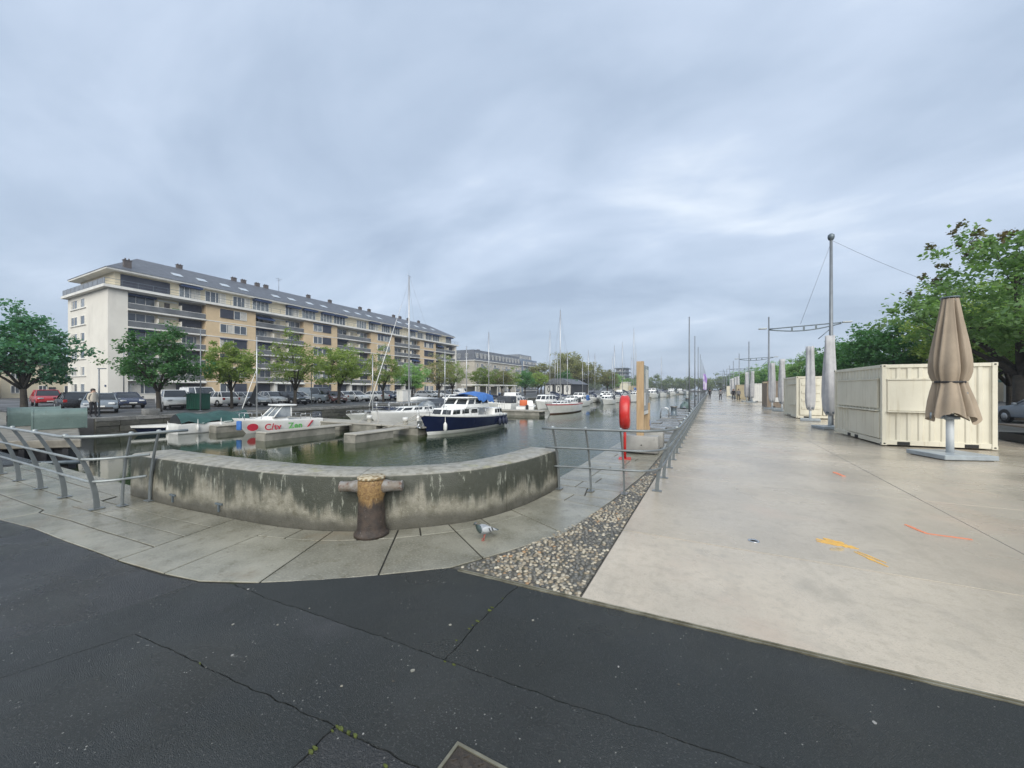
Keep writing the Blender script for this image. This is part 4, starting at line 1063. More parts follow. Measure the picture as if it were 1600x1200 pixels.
def make_tree(name, label, seed, H_, trunk_h, rx, leaf, nclump, per, m, crown_z=None, crown_r=None, trunk_r=.14, shape=1.0, tiers=0, bud=False, gap=.0, sparse=1.0, cat='tree', group=None):
    r = np.random.default_rng(seed); rr = random.Random(seed)
    t = thing(name, label, cat, (0,0,0), 0, group)
    cz = crown_z or (trunk_h*.75+H_)/2; rz_ = H_-cz
    cl = []; tries = 0
    while len(cl) < nclump and tries < nclump*40:
        tries += 1
        d = r.normal(size=3); d /= np.linalg.norm(d)
        k = 1.0 + .55*mnoise.noise((d[0]*1.7+seed, d[1]*1.7, d[2]*1.7)) + .32*mnoise.noise((d[0]*4+seed, d[1]*4, d[2]*4+3))
        q = r.uniform(.25,1.0)**.45*k
        zz_ = d[2]*rz_*q
        if d[2] < 0: zz_ *= .72
        prof = 1.0 if d[2] < 0 else (1-.35*(1-shape)*0) 
        p = np.array([d[0]*rx*q, d[1]*rx*q, cz+zz_])
        if shape < 1 and d[2] > 0: p[:2] *= 1-(1-shape)*d[2]
        if tiers:
            lvl = (p[2]-trunk_h)/(H_-trunk_h)*tiers; p[2] = trunk_h+(math.floor(lvl)+.5+((lvl%1)-.5)*.45)*(H_-trunk_h)/tiers
        if p[2] < trunk_h*.72: continue
        if gap and mnoise.noise((p[0]*.9+seed*3, p[1]*.9, p[2]*.9)) > .55-gap: continue
        cl.append(p)
    cr = (crown_r or rx*.23); pts = []; spread = []
    for p in cl:
        n = max(3, int(per*.64*rr.uniform(.5,1.35)*sparse)); s = cr*rr.uniform(.65,1.25)
        g_ = r.normal(size=(n,3)); g_ *= (np.abs(r.normal(size=(n,1)))**.5)/np.maximum(np.linalg.norm(g_,axis=1,keepdims=True),1e-4)
        g_[:,2] *= .62; pts.append(p+g_*s*.8)
    allp = np.concatenate(pts)
    # trunk and limbs
    mb = MB(); lean = (rr.uniform(-.12,.12), rr.uniform(-.12,.12))
    fork = Vector((lean[0]*trunk_h*.4, lean[1]*trunk_h*.4, trunk_h*.82))
    mb.tube([(0,0,-.1),(0,0,.12),(lean[0]*.2,lean[1]*.2,trunk_h*.4),tuple(fork)], [trunk_r*1.55,trunk_r*1.12,trunk_r,trunk_r*.92], 10)
    order = list(range(len(cl))); rr.shuffle(order)
    mains = []
    for i in order[:9]:
        e = Vector(cl[i]); mid_ = fork.lerp(e, .45)+Vector((0,0,.12*(e-fork).length*rr.uniform(-.2,1)))
        q = fork.lerp(e, .92); r0 = trunk_r*.6
        mb.tube([tuple(fork-Vector((0,0,.1))), tuple(fork.lerp(mid_,.5)), tuple(mid_), tuple(mid_.lerp(q,.6)), tuple(q)], [r0,r0*.78,r0*.55,r0*.34,r0*.14], 6); mains.append((mid_, r0*.5)); mains.append((mid_.lerp(q,.55), r0*.32))
    for i in order[9:9+min(60,len(order))]:
        e = Vector(cl[i]); b0, r0 = min(mains, key=lambda k: (k[0]-e).length+rr.random()*.6)
        m1 = b0.lerp(e,.5)+Vector((rr.uniform(-.1,.1),rr.uniform(-.1,.1),.08))
        mb.tube([tuple(b0), tuple(m1), tuple(e)], [r0*.6,r0*.35,r0*.12], 4)
    mb.build('trunk', 'bark', t)
    leaf_cloud('crown', allp, leaf, m, seed+1, t)
    if bud:   # reddish young shoots standing out at the tips
        tips = sorted(cl, key=lambda p: -(abs(p[0])/rx+abs(p[1])/rx*.4+(p[2]-cz)/rz_*1.2))[:int(nclump*.22)]
        bp_ = np.concatenate([np.array(p)+np.array([np.sign(p[0])*cr*.5,0,cr*.75])+r.normal(size=(26,3))*cr*.17 for p in tips])
        leaf_cloud('young_shoots', bp_, leaf*.9, 'leaf_bud', seed+2, t)
    return t
G = 'trees along the opposite quay'
# far left spreading tree
make_tree('spreading_tree', 'large dark green spreading tree in front of low beige houses', 101, 8.0, 2.1, 3.5, .24, 200, 95, 'leaf_teal', trunk_r=.21, shape=.55, tiers=7, crown_r=.8, gap=.1).location = (-51.5,9.9,0)
t1 = make_tree('quay_tree', 'dense dark green round tree by the white gable corner', 111, 6.1, 1.9, 2.4, .17, 170, 90, 'leaf_dark', trunk_r=.15, shape=.75, tiers=0, crown_r=.6, group=G); t1.location = (-36.9,13.5,0); t1.rotation_euler.z = 1
t2 = make_tree('quay_tree', 'small yellow green tree beside the green container', 121, 6.0, 1.9, 2.2, .16, 150, 95, 'leaf_lime', trunk_r=.11, crown_r=.5, gap=.2, group=G); t2.location = (-37.6,18.8,0)
t3 = make_tree('quay_tree', 'airy olive green tree before the second balcony bay', 131, 6.8, 2.0, 2.75, .15, 170, 62, 'leaf_lime', trunk_r=.15, crown_r=.55, gap=.24, group=G); t3.location = (-36.8,24.1,0)
t4 = make_tree('quay_tree', 'leafy lime green tree with forked trunk beside the sailboat mast', 141, 6.9, 2.2, 3.0, .18, 190, 80, 'leaf_lime', trunk_r=.16, crown_r=.6, gap=.2, group=G); t4.location = (-38.6,30.6,0)
prot = [t4, t3, t2, t1]
labels = ['lime green quay tree left of the tall mast', 'quay tree directly behind the tall sailboat mast', 'thin budding quay tree between the tall mast and the white boom', 'quay tree in front of the far end of the long block', 'first quay tree before the mansard block', 'second quay tree before the mansard block', 'third quay tree before the mansard block', 'dark quay tree at the end of the mansard block', 'bright quay tree beside the bluish wing', 'quay tree just before the black clubhouse']
spec = [(1,-37.6,36.5,.3,.95),(0,-39.5,44,2.2,.9),(1,-42,53.5,4.1,1.05),(1,-45,61.5,5.0,1.1),(0,-44,71,.7,1.05),(0,-44,80,3.3,1.0),(1,-46,88,1.1,1.1),(3,-46,97,2.0,1.2),(0,-46,106,4.4,1.1),(3,-43,121,.6,1.35)]
for lab, (k, x, y, rz, sc) in zip(labels, spec):
    o = place(prot[k], True, (x,y,0), rz, lab, G, (sc, sc, sc*(.92+.2*((y*7) % 1))))
mats_ = ['leaf_lime','leaf_mid','leaf_olive','leaf_lime','leaf_lime','leaf_olive','leaf_lime','leaf_dark','leaf_lime','leaf_dark']
for lab, mm_ in zip(labels, mats_):
    for o in bpy.data.objects:
        if o.get('label') == lab: recolor(o, 'crown', mm_)
# brownish wood behind the clubhouse: single big trees one can tell apart
bt = make_tree('budding_tree', 'tallest brownish budding tree behind the clubhouse', 151, 17, 4, 7.5, .5, 230, 70, 'leaf_olive', trunk_r=.4, crown_r=1.6, gap=.08, group='budding trees behind the clubhouse'); bt.location = (-52,150,0)
for i, (x, y, s_, lab) in enumerate([(-46,158,.82,'budding tree at the water side of the clump behind the clubhouse'),(-62,146,.78,'paler budding tree beside the mansard block'),(-41,172,.66,'lowest budding tree where the clump slopes to the pontoons'),(-58,165,.95,'budding tree in the middle of the clump, behind the tallest')]):
    o = place(bt, True, (x,y,0), i*1.7+.4, lab, None, (s_,s_,s_*.95))
mt = make_tree('leafy_tree', 'mid green leafy tree under the far modern block', 161, 9, 2.2, 4.4, .38, 170, 70, 'leaf_mid', trunk_r=.25, crown_r=1.0, gap=.05)
mt.location = (-44,196,0)
for i, (x, y, s_, lab) in enumerate([(-46,214,1.1,'leafy tree further behind the one under the modern block'),(-43,232,.9,'leafy tree next to the cream hut'),(-41,262,1.0,'leafy tree beyond the cream hut')]): place(mt, True, (x,y,0), i*2.1, lab, None, s_)
# tree belt closing the far end: reads as one mass
rng = random.Random(77); bw = []
r_ = np.random.default_rng(9)
for i in range(64):
    x = -150+ i*4.7 + rng.uniform(-2,2); y = 424+rng.uniform(0,24); hh = rng.uniform(12,17)+2.0*math.sin(x*.06)
    for k in range(40):
        d = r_.normal(size=3); d /= np.linalg.norm(d); q = r_.uniform(.3,1)**.4; c = np.array([x+d[0]*5.0*q, y+d[1]*5.0*q, hh*.50+d[2]*hh*.47*q])
        bw.append(c+r_.normal(size=(30,3))*np.array([1.2,1.2,.9]))
belt = leaf_cloud('far_woods', np.concatenate(bw), 1.1, 'leaf_far', 5, None); tag(belt, 'hazy belt of spring trees closing the far end of the dock', None, None, 'stuff')
# ---- promenade side
big_t = make_tree('maple_tree', 'big spring green maple with reddish shoots behind the cream container', 201, 10.7, 3.0, 5.7, .22, 370, 78, 'leaf_mid', trunk_r=.36, shape=.5, crown_r=.70, gap=.26, bud=True)
big_t.location = (15.2,31.5,0); big_t.rotation_euler.z = 2.0
G2 = 'trees along the promenade road'
s1 = make_tree('round_tree', 'dense dark round tree just beyond the second cream container', 211, 8.0, 2.2, 4.0, .27, 210, 85, 'leaf_dark', trunk_r=.26, shape=.8, crown_r=.85, group=G2); s1.location = (15.4,49.5,0)
s2 = make_tree('round_tree', 'lighter yellow green tree between the maple and the dark round trees', 221, 9.5, 2.4, 4.0, .24, 240, 90, 'leaf_lime', trunk_r=.24, crown_r=.8, gap=.1, group=G2); s2.location = (18.5,43,0)
spec = [(s1,15,58,.95,'leaf_dark','second dark round tree in the promenade row'),(s1,14.6,67,.9,'leaf_dark','third dark round tree in the promenade row, behind the brown container'),(s2,14.4,78,.8,'leaf_mid','bright green tree following the dark round ones in the promenade row'),(s1,14.2,89,.8,'leaf_mid','second bright green tree in the promenade row'),(s2,14,101,.8,'leaf_mid','third bright green tree in the promenade row'),(s1,14,115,.85,'leaf_dark','fourth tree after the last dark round one in the promenade row'),
        (s2,14,130,.9,'leaf_mid','fifth small tree towards the end of the promenade row'),(s1,14,148,.9,'leaf_dark','sixth small tree towards the end of the promenade row'),(s2,14,170,1.0,'leaf_mid','seventh small tree towards the end of the promenade row'),(s1,14,196,1.0,'leaf_dark','eighth small tree towards the end of the promenade row'),(s2,13,230,1.1,'leaf_mid','ninth small tree towards the end of the promenade row'),(s1,13,270,1.2,'leaf_dark','tenth small tree towards the end of the promenade row'),(s2,13,320,1.3,'leaf_far','last small tree of the promenade row'),
        (s2,22,47,1.0,'leaf_mid','tree standing behind the yellow green one near the maple'),(s2,21.5,36,1.05,'leaf_mid','leafy tree half hidden behind the maple crown'),(s1,22,27,1.0,'leaf_mid','leafy tree at the picture edge beside the maple trunk')]
for i, (pr, x, y, s_, mm_, lab) in enumerate(spec):
    o = place(pr, True, (x,y,0), i*1.9+.5, lab, G2 if x < 16 else None, s_); recolor(o, 'crown', mm_)
# ================================================================== PONTOONS AND BOATS
WZ = -1.0
pn = thing('pontoon', 'grey concrete pontoon walkway across the moored boats, nearest the parapet', 'pontoon', (0,0,WZ))
for i in range(5):
    x0 = -31.4+i*3.35; MB().box(x0+.03,x0+3.3,17.3,19.1,.42,.52).build('deck_section', 'pontoon', pn, bevel=.015); MB().box(x0+.45,x0+2.85,17.35,19.05,-.35,.418).build('float', 'pontoon_side', pn, bevel=.02)
fg = []
for (x, y0, y1, lab) in ((-16.1,13.4,17.2,'concrete finger pontoon pointing at the parapet beside the blue cruiser'),(-20.9,11.8,17.2,'concrete finger pontoon in front of the lettered boat'),(-27.3,12.6,17.2,'concrete finger pontoon between the tarp covered boat and the lettered boat'),(-18.0,19.2,26,'concrete finger pontoon beside the white sailboat')):
    f_ = thing('finger_pontoon', lab, 'pontoon', (x,0,WZ), 0, 'finger pontoons'); MB().box(-.45,.45,y0,y1,.36,.46).build('deck', 'pontoon', f_, bevel=.03); MB().box(-.40,.40,y0+.05,y1-1.2,-.35,.358).build('float', 'pontoon_side', f_, bevel=.02)
    MB().box(-.41,.41,y0-.02,y0+.049,-.1,.358).build('bumper', 'pontoon_side', f_)
pil = MB().cyl((0,0,-3),(0,0,.9),.16,12).mesh('pile')
for (x, y, lab) in ((-20.0,18.2,'white capped pile on the walkway behind the lettered boat'),(-16.6,17.9,'white capped pile next to the blue cruiser bow'),(-25.8,18.6,'white capped pile nearest the opposite quay')):
    t = thing('mooring_pile', lab, 'pile', (x,y,WZ), 0, 'mooring piles'); obj('shaft', pil, 'pontoon_side', t, None, None, (1,1,1.05)); MB().lathe([(.175,.75),(.175,.93),(.165,.96),(0,.97)],12).build('cap', 'white_plastic', t)
# further pontoons along the dock
for i, (x0, x1, y, lab) in enumerate([(-31,-15,36.5,'second pontoon walkway, before the red striped sailboat'),(-31,-17,55,'third pontoon walkway along the dock'),(-31,-16,82,'fourth pontoon walkway along the dock'),(-31,-15,118,'fifth pontoon walkway along the dock'),(-31,-14,165,'sixth pontoon walkway along the dock'),(-31,-10,215,'last pontoon walkway along the dock')]):
    p = thing('pontoon', lab, 'pontoon', (0,y,WZ)); MB().box(x0,x1,-.9,.9,.40,.50).build('deck', 'pontoon', p); MB().box(x0,x1-.4,-.8,.8,-.3,.398).build('float', 'pontoon_side', p)

def hull_parts(t, L_, B_, fb, bowup=.35, m='gel_white', bottom='gel_white', stripe=None, rake=.9, transom=.82, rail='gel_white', low=.10, full=2.2):
    """hull with bow at +Y, water line at z = 0"""
    NS = 18
    def beam(s): return B_/2*(1-(1-min(s/.55,1))**full)*(1-(1-transom)*max(0,(s-.6)/.4)**1.6)
    def sheer(s): return fb*(1+bowup*(1-s)**2)
    def ring(level):
        Lp, Rp = [], []
        for i in range(NS+1):
            s = i/NS; sh = sheer(s)
            z, k, fwd = level(s, sh)
            y = L_/2 - s*L_ + rake*fwd*(1-s)**2.2 - rake*(1-s)**2.2
            b = beam(s)*k
            Lp.append((-b, y, z)); Rp.append((b, y, z))
        return Lp, Rp
    lv = [lambda s, sh: (-.45*(1-.5*(1-s)**3), .18, .0), lambda s, sh: (-.12, .74-.25*(1-s)**2, .1), lambda s, sh: (low, .87-.22*(1-s)**2, .25), lambda s, sh: (low+(sh-low)*.5, .96-.10*(1-s)**2, .6), lambda s, sh: (sh-.13, 1.0-.015, .92), lambda s, sh: (sh-.02, 1.01, .99), lambda s, sh: (sh, 1.0, 1.0)]
    rows_ = [ring(l) for l in lv]
    def band(a, b, name, m_):
        mb = MB()
        for side in (0, 1):
            mb.loft([rows_[k][side] for k in range(a, b+1)], False, False)
        tr_ = [rows_[k][0][-1] for k in range(a, b+1)] + [rows_[k][1][-1] for k in range(b, a-1, -1)]
        mb._add(tr_, [tuple(range(len(tr_)))])
        return mb.build(name, m_, t)
    band(0, 2, 'bottom', bottom); band(2, 4, 'hull', m); band(4, 6, 'rubbing_strake', stripe or rail)
    dk = MB(); Lp, Rp = rows_[6]; Lp = [(x*.99, y, z-.03) for x, y, z in Lp]; Rp = [(x*.99, y, z-.03) for x, y, z in Rp]
    dk.loft([Lp, [(0, l[1], l[2]+.03) for l in Lp], Rp], False, False); dk.build('deck', 'deck_white', t)
    return beam, sheer
def cabin(t, y0, y1, w0, w1, z0, z1, m='gel_white', slope0=.6, slope1=.1, name='cabin', wins=3, top=None, inset_=.85, rz=.55, glass='car_glass'):
    """tapered deck house between y1 (front) and y0 (back) with window lights along both sides"""
    zt = z1; r0 = [(-w0/2,y0,z0),(w0/2,y0,z0),(w1/2,y1,z0),(-w1/2,y1,z0)]; r1 = [(-w0/2*inset_,y0+slope1,zt),(w0/2*inset_,y0+slope1,zt),(w1/2*inset_,y1-slope0,zt),(-w1/2*inset_,y1-slope0,zt)]
    c = MB().loft([r0, r1], True, True, False).build(name, m, t, bevel=.05, seg=2)
    n = wins
    for s in (-1, 1):
        for k in range(n):
            a = (k+.12)/n; b = (k+.88)/n
            def pt(f, h):
                yb = y0+(y1-y0)*f; yt = (y0+slope1)+((y1-slope0)-(y0+slope1))*f; wb = w0+(w1-w0)*f
                x = wb/2*(1-(1-inset_)*h)+.012; return (s*x, yb+(yt-yb)*h, z0+(zt-z0)*h)
            q = [pt(a,.42),pt(b,.42),pt(b,.85),pt(a,.85)]; q2 = [(x-s*.05,y,z) for x,y,z in q]
            MB().loft([q, q2], True, True, False).build('window', glass, c)
    if slope0 > .3:   # front screens
        for s in (-1, 1):
            def fp(u, h): 
                wq = w1*(1-(1-inset_)*h)/2; return (s*wq*u, y1-slope0*h+.015, z0+(zt-z0)*h)
            q = [fp(.08,.4),fp(.92,.4),fp(.9,.88),fp(.08,.88)]; MB().loft([q, [(x,y-.05,z) for x,y,z in q]], True, True, False).build('windscreen', glass, c)
    return c
def sail_rig(t, y, z, h, L_, bow_z=1.0, boom=True, cover=None, furl='gel_white', r=.065, beam_=1.3, spread=1):
    mb = MB().tube([(0,y,z),(0,y,h*.6),(0,y,h)], [r,r*.95,r*.75], 8)
    mb.tube([(0,y-.25,h+.02),(0,y+.2,h+.12)], .015, 5); mst = mb.build('mast', 'alu', t)
    MB().tube([(0,y,h),(0,y,h+.5)], .008, 4).build('aerial', 'wire', mst)
    for k in range(spread):
        zz_ = z+(h-z)*((k+1)/(spread+1)+.05); MB().tube([(-beam_*.42,y-.08,zz_),(0,y,zz_+.04),(beam_*.42,y-.08,zz_)], .02, 5).build('spreader', 'alu', mst)
    if boom:
        bm_ = MB().tube([(0,y-.1,z+.75),(0,y-L_*.38,z+.82)], .05, 8).build('boom', 'alu', t)
        if cover: MB().tube([(0,y-.1,z+.92),(0,y-.9,z+.96),(0,y-L_*.36,z+.90)], [.12,.15,.07], 8).build('sail_cover', cover, t)
    for s in (-1, 1):
        MB().tube([(s*beam_*.95,y-.15,bow_z*.9),(s*beam_*.42,y-.08,z+(h-z)*.55),(0,y,h*.97)], .007, 4).build('shroud', 'wire', t)
    MB().tube([(0,L_/2-.1,bow_z+.1),(0,y+.05,h*.96)], .007, 4).build('forestay', 'wire', t)
    MB().tube([(0,-L_/2+.1,bow_z),(0,y-.05,h)], .007, 4).build('backstay', 'wire', t)
    if furl:
        a = Vector((0,L_/2-.12,bow_z+.35)); b = Vector((0,y+.05,h*.96)); MB().tube([tuple(a), tuple(a.lerp(b,.3)), tuple(a.lerp(b,.80))], [.026,.022,.008], 6).build('furled_sail', furl, t)
def pulpit(t, y0, y1, w_, z, hh=.55):
    mb = MB().tube([(-w_,y0,z+hh*.95),(-w_*.7,(y0+y1)/2,z+hh),(0,y1,z+hh*1.05),(w_*.7,(y0+y1)/2,z+hh),(w_,y0,z+hh*.95)], .016, 6)
    for x, y in ((-w_,y0),(w_,y0),(-w_*.55,y0+(y1-y0)*.7),(w_*.55,y0+(y1-y0)*.7)): mb.tube([(x,y,z-.05),(x,y,z+hh)], .014, 5)
    mb.build('pulpit', 'chrome', t)
def guard(t, y0, y1, w0, w1, z0, z1, n=5, hh=.55):
    for s in (-1, 1):
        mb = MB()
        for k in range(n+1):
            f = k/n; x = s*(w0+(w1-w0)*f); y = y0+(y1-y0)*f; z = z0+(z1-z0)*f; mb.tube([(x,y,z-.05),(x,y,z+hh)], .013, 5)
        mb.tube([(s*w0,y0,z0+hh),(s*w1,y1,z1+hh)], .011, 5).tube([(s*w0,y0,z0+hh*.5),(s*w1,y1,z1+hh*.5)], .008, 4); mb.build('guard_rail', 'chrome', t)
def fender(t, x, y, z, m='white_plastic', r=.11, h=.5):
    MB().lathe([(0,-h/2-.06),(r*.5,-h/2),(r,-h/2+.1),(r,h/2-.1),(r*.5,h/2),(.02,h/2+.04),(.01,h/2+.35)], 10, (x,y,z)).build('fender', m, t)

# ---- navy motor cruiser (bow towards the parapet)
C = thing('motor_cruiser', 'navy hulled white motor cruiser with blue tarp on its roof', 'boat', (-14.75,21.15,WZ), PI); C.scale = (.94,.86,.97)
hull_parts(C, 9.6, 3.1, .95, .42, 'navy', 'gel_white', 'gel_white', rake=1.0, transom=.88, low=.20, full=2.6)
MB().box(-1.32,1.32,-4.5,-4.35,.3,.9).build('transom_board', 'gel_white', C)
cabin(C, -.6, 2.6, 2.35, 1.7, .92, 1.55, wins=3, slope0=.35, inset_=.93, name='fore_cabin')
wh = cabin(C, -2.2, 1.1, 2.3, 2.1, 1.50, 2.18, wins=3, slope0=.75, slope1=.1, inset_=.86, name='wheelhouse')
MB().box(1.085,1.10,-1.5,-.75,.95,2.0).build('doorway', 'teak', wh); MB().box(1.102,1.11,-1.4,-.85,1.45,1.95).build('curtain', 'tan_cloth2', wh)
MB().box(-1.12,1.12,-2.35,.75,2.17,2.24).build('roof', 'gel_white', C, bevel=.03, seg=2)
cabin(C, -4.4, -2.9, 2.3, 2.45, .80, 1.42, wins=3, slope0=.1, inset_=.95, name='aft_cabin')
tp = []
for k in range(9):
    f = k/8; y = -2.75+2.35*f; hh = 2.42+.16*math.sin(PI*min(1,f*.9+.12))+.02*math.sin(k*2.7)
    sag = .10*math.sin(k*1.9)
    tp.append([(-1.22,y-.1,1.95+sag-.18*(f < .2)),(-1.12,y,hh-.16),(-.55,y,hh-.02+.02*math.sin(k*2.1)),(0,y,hh+.03),(.55,y,hh-.03+.02*math.cos(k*1.7)),(1.12,y,hh-.17),(1.24,y-.1,1.9-sag-.22*(f < .2))])
tarp_o = MB().loft(tp, False, False); tarp_o.build('tarpaulin', 'blue_tarp', C)
pulpit(C, 2.9, 4.9, .75, 1.25, .5); guard(C, -1.0, 2.9, 1.48, .85, 1.0, 1.2, 5, .5); guard(C, -4.5, -3.0, 1.25, 1.4, 1.35, 1.35, 3, .6)
for y in (-4.3,-3.8,-3.2): fender(C, -1.52, y, .42, 'navy_tarp', .13, .5); fender(C, 1.52, y, .42, 'navy_tarp', .13, .5)
fender(C, -.95, 3.35, .50, 'white_plastic', .12, .5)
MB().cbox((0,4.75,.75),(.25,.2,.3)).tube([(0,4.72,.9),(.0,4.95,.55),(.2,4.9,.5)],.035,6).tube([(0,4.95,.55),(-.2,4.9,.5)],.035,6).build('anchor', 'chrome', C)
MB().tube([(0,2.2,1.5),(0,1.9,2.5)], .035, 6).build('mast_stub', 'alu', C)
MB().box(-.75,-.2,3.05,3.4,1.08,1.22).box(.15,.7,3.0,3.5,1.08,1.24).build('deck_locker', 'deck_white', C, bevel=.03)
MB().tube([(.35,4.6,1.25),(.9,4.9,.9),(1.5,5.1,.72),(2.0,5.0,.55)], .018, 5).tube([(-.3,4.6,1.25),(.6,5.4,.75),(1.7,6.2,.55)], .018, 5).build('mooring_rope', 'rope', C)
MB().tube([(1.35,-4.0,.95),(1.9,-3.2,.62),(2.6,-2.0,.5)], .018, 5).build('mooring_rope', 'rope', C)
# ---- white sailing yacht beside it
S1 = thing('sailing_yacht', 'white sailing yacht with tall mast and dark sprayhood beside the navy cruiser', 'boat', (-20.5,23.4,WZ), PI)
hull_parts(S1, 9.8, 3.1, .95, .25, 'gel_white', 'gel_white', 'gel_white', rake=1.2, transom=.72)
cabin(S1, -1.0, 2.6, 1.8, 1.0, .95, 1.38, wins=3, slope0=.8, inset_=.88)
sail_rig(S1, .9, 1.0, 11.3, 9.8, 1.2, True, 'gel_white', beam_=1.45)
sp_ = [[(1.0*math.cos(a*PI/8)*(1-.12*k), -2.9+k*.55, 1.0+.98*math.sin(a*PI/8)*(1-.06*k)) for a in range(9)] for k in range(4)]
MB().loft(sp_, False, False).build('sprayhood', 'grey_tarp', S1)
ws = [[(.95*math.cos(a*PI/8)*(1-.22*k), -1.2+k*.7, 1.0+.80*math.sin(a*PI/8)*(1-.42*k)) for a in range(9)] for k in range(3)]
MB().loft(ws, False, False).build('sprayhood_window', 'curtain_glass', S1)
pulpit(S1, 3.6, 4.8, .6, 1.2, .6); guard(S1, -4.2, 3.5, 1.15, .6, .95, 1.15, 6, .6)
MB().cbox((0,4.9,1.15),(.3,.35,.2)).build('anchor', 'chrome', S1, bevel=.03)
MB().tube([(.3,4.5,1.2),(.1,5.2,.8),(-.3,5.9,.55)], .018, 5).tube([(-.4,4.4,1.2),(-1.2,5.1,.8),(-1.9,5.8,.55)], .018, 5).build('mooring_rope', 'rope', S1)
for y in (-2.6,-.4,1.6): fender(S1, -1.58+abs(y)*.05, y, .5, 'white_plastic', .11, .5)
# ---- lettered runabout
Z1 = thing('lettered_boat', 'small white cabin boat with red and green lettering on its side', 'boat', (-24.9,15.1,WZ), PI-.12)
hull_parts(Z1, 5.0, 2.1, .72, .35, 'gel_white', 'gel_white', 'gel_white', rake=.9, transom=.92, low=.06)
cabin(Z1, -.4, 1.5, 1.5, .9, .72, .98, wins=1, slope0=.7, inset_=.85, name='fore_cabin', glass='gel_white')
wsn = MB()
for s in (-1,1):
    wsn.tube([(s*.78,.55,.95),(s*.62,-.05,1.62)], .04, 6).tube([(s*.80,-.5,.95),(s*.64,-.55,1.62)], .035, 6)
wsn.tube([(-.8,.55,.95),(.8,.55,.95)], .035, 6).tube([(0,.62,.95),(0,-.02,1.62)], .025, 6); wsn.build('cabin_frame', 'gel_white', Z1)
MB()._add([(-.76,.54,.95),(.76,.54,.95),(.6,-.03,1.6),(-.6,-.03,1.6)], [(0,1,2,3)])._add([(-.79,.5,.95),(-.79,-.5,.95),(-.64,-.5,1.6),(-.63,0,1.6)], [(0,1,2,3)])._add([(.79,.5,.95),(.79,-.5,.95),(.64,-.5,1.6),(.63,0,1.6)], [(0,1,2,3)]).build('windscreen', 'curtain_glass', Z1)
MB().box(-.80,.80,-.85,.22,1.62,1.72).build('cabin_top', 'gel_white', Z1, bevel=.04, seg=2)
MB().tube([(-.3,-.2,1.7),(-.3,-.2,2.1)], .012, 5).tube([(.4,-.2,1.7),(.4,-.2,2.0)], .012, 5).build('aerial', 'wire', Z1)
eng = MB().cbox((0,-2.62,.85),(.42,.5,.55)).cbox((0,-2.62,.3),(.18,.25,.7)).build('outboard', 'grey_tarp', Z1, bevel=.06, seg=2)
pulpit(Z1, 1.2, 2.35, .65, .9, .35); guard(Z1, -2.3, -1.0, .95, .98, .72, .72, 2, .35)
def lettering(t, text, size, loc, rot, m, name='lettering', depth=.004):
    cu = bpy.data.curves.new(name, 'FONT'); cu.body = text; cu.size = size; cu.extrude = depth; cu.resolution_u = 3; cu.offset = .012
    tmp = bpy.data.objects.new(name+'_tmp', cu); COL.objects.link(tmp); bpy.context.view_layer.update()
    me = bpy.data.meshes.new_from_object(tmp.evaluated_get(bpy.context.evaluated_depsgraph_get())); bpy.data.objects.remove(tmp); me.materials.clear(); me.name = name
    return obj(name, me, m, t, loc, rot)
# hull side that faces the parapet is local -X ; text runs from bow to stern
LR = (R(82), 0, R(-90))
LX_ = -1.055
lettering(Z1, 'C/ty', .54, (LX_,1.18,.20), LR, 'red_decal'); lettering(Z1, 'Zen', .54, (LX_-.01,-.20,.20), LR, 'green_decal')
MB().extr([(1.75-.30*math.cos(a*PI/8), .42+.22*math.sin(a*PI/8)) for a in range(16)], LX_+.19, LX_+.23, 'x').build('decal_disc', 'red_decal', Z1)
MB().extr([(-1.35,.20),(-1.45,.20),(-1.8,.62),(-1.7,.62)], LX_-.03, LX_+.02, 'x').build('decal_slash', 'red_decal', Z1)
MB().cbox((-.55,2.35,.55),(.30,.12,.55), rz=.5).build('fender', 'blue_tarp', Z1, bevel=.05, seg=2)
# ---- open white boat under green tarpaulin
O1 = thing('open_boat', 'open white boat half covered with a dark green tarpaulin', 'boat', (-28.6,13.9,WZ), -.10)
hull_parts(O1, 5.4, 2.0, .62, .2, 'gel_white', 'gel_white', 'gel_white', rake=.6, transom=.95, low=.05)
tp = []
for k in range(11):
    f = k/10; y = -2.6+3.7*f; hh = 1.18+.08*math.sin(k*1.3)+.10*f
    tp.append([(-1.02,y,.70+.10*math.sin(k*2.3)),(-.75,y,.92),(-.3,y,hh-.08),(.05,y,hh),(.35,y,hh-.09+.04*math.sin(k*2)),(.75,y,.9),(1.04,y,.66+.12*math.sin(k*1.7))])
MB().loft(tp, False, False).build('tarpaulin', 'green_tarp', O1)
MB()._add([tp[0][i] for i in range(7)]+[(-.9,-2.62,.6),(.9,-2.62,.6)], [(0,1,2,3,4,5,6,8,7)]).build('tarpaulin_end', 'black_tarp', O1)
MB().tube([(0,1.9,.6),(0,1.9,6.4)], [.05,.035], 8).build('mast', 'alu', O1); MB().tube([(.0,1.85,4.0),(.5,.8,1.4)], [.012,.028], 6).build('furled_sail', 'gel_white', O1)
MB()._add([(.05,1.8,1.6),(.06,1.5,2.2),(.05,1.85,3.1),(.05,1.25,1.9)], [(0,3,1,2)]).build('pennant', 'black_tarp', O1)
for y in (-1.8,-.6,.6): fender(O1, 1.04, y, .35, 'white_plastic', .08, .35)
O2 = thing('open_boat', 'low dark blue hulled boat beside the tarp covered one', 'boat', (-30.6,12.0,WZ), PI-.1)
hull_parts(O2, 4.2, 1.7, .42, .2, 'navy', 'navy', 'gel_white', rake=.5, transom=.95, low=.05); MB().box(-.6,.6,-.3,.1,.40,.48).box(-.55,.55,-1.4,-1.1,.40,.48).build('thwart', 'teak', O2)
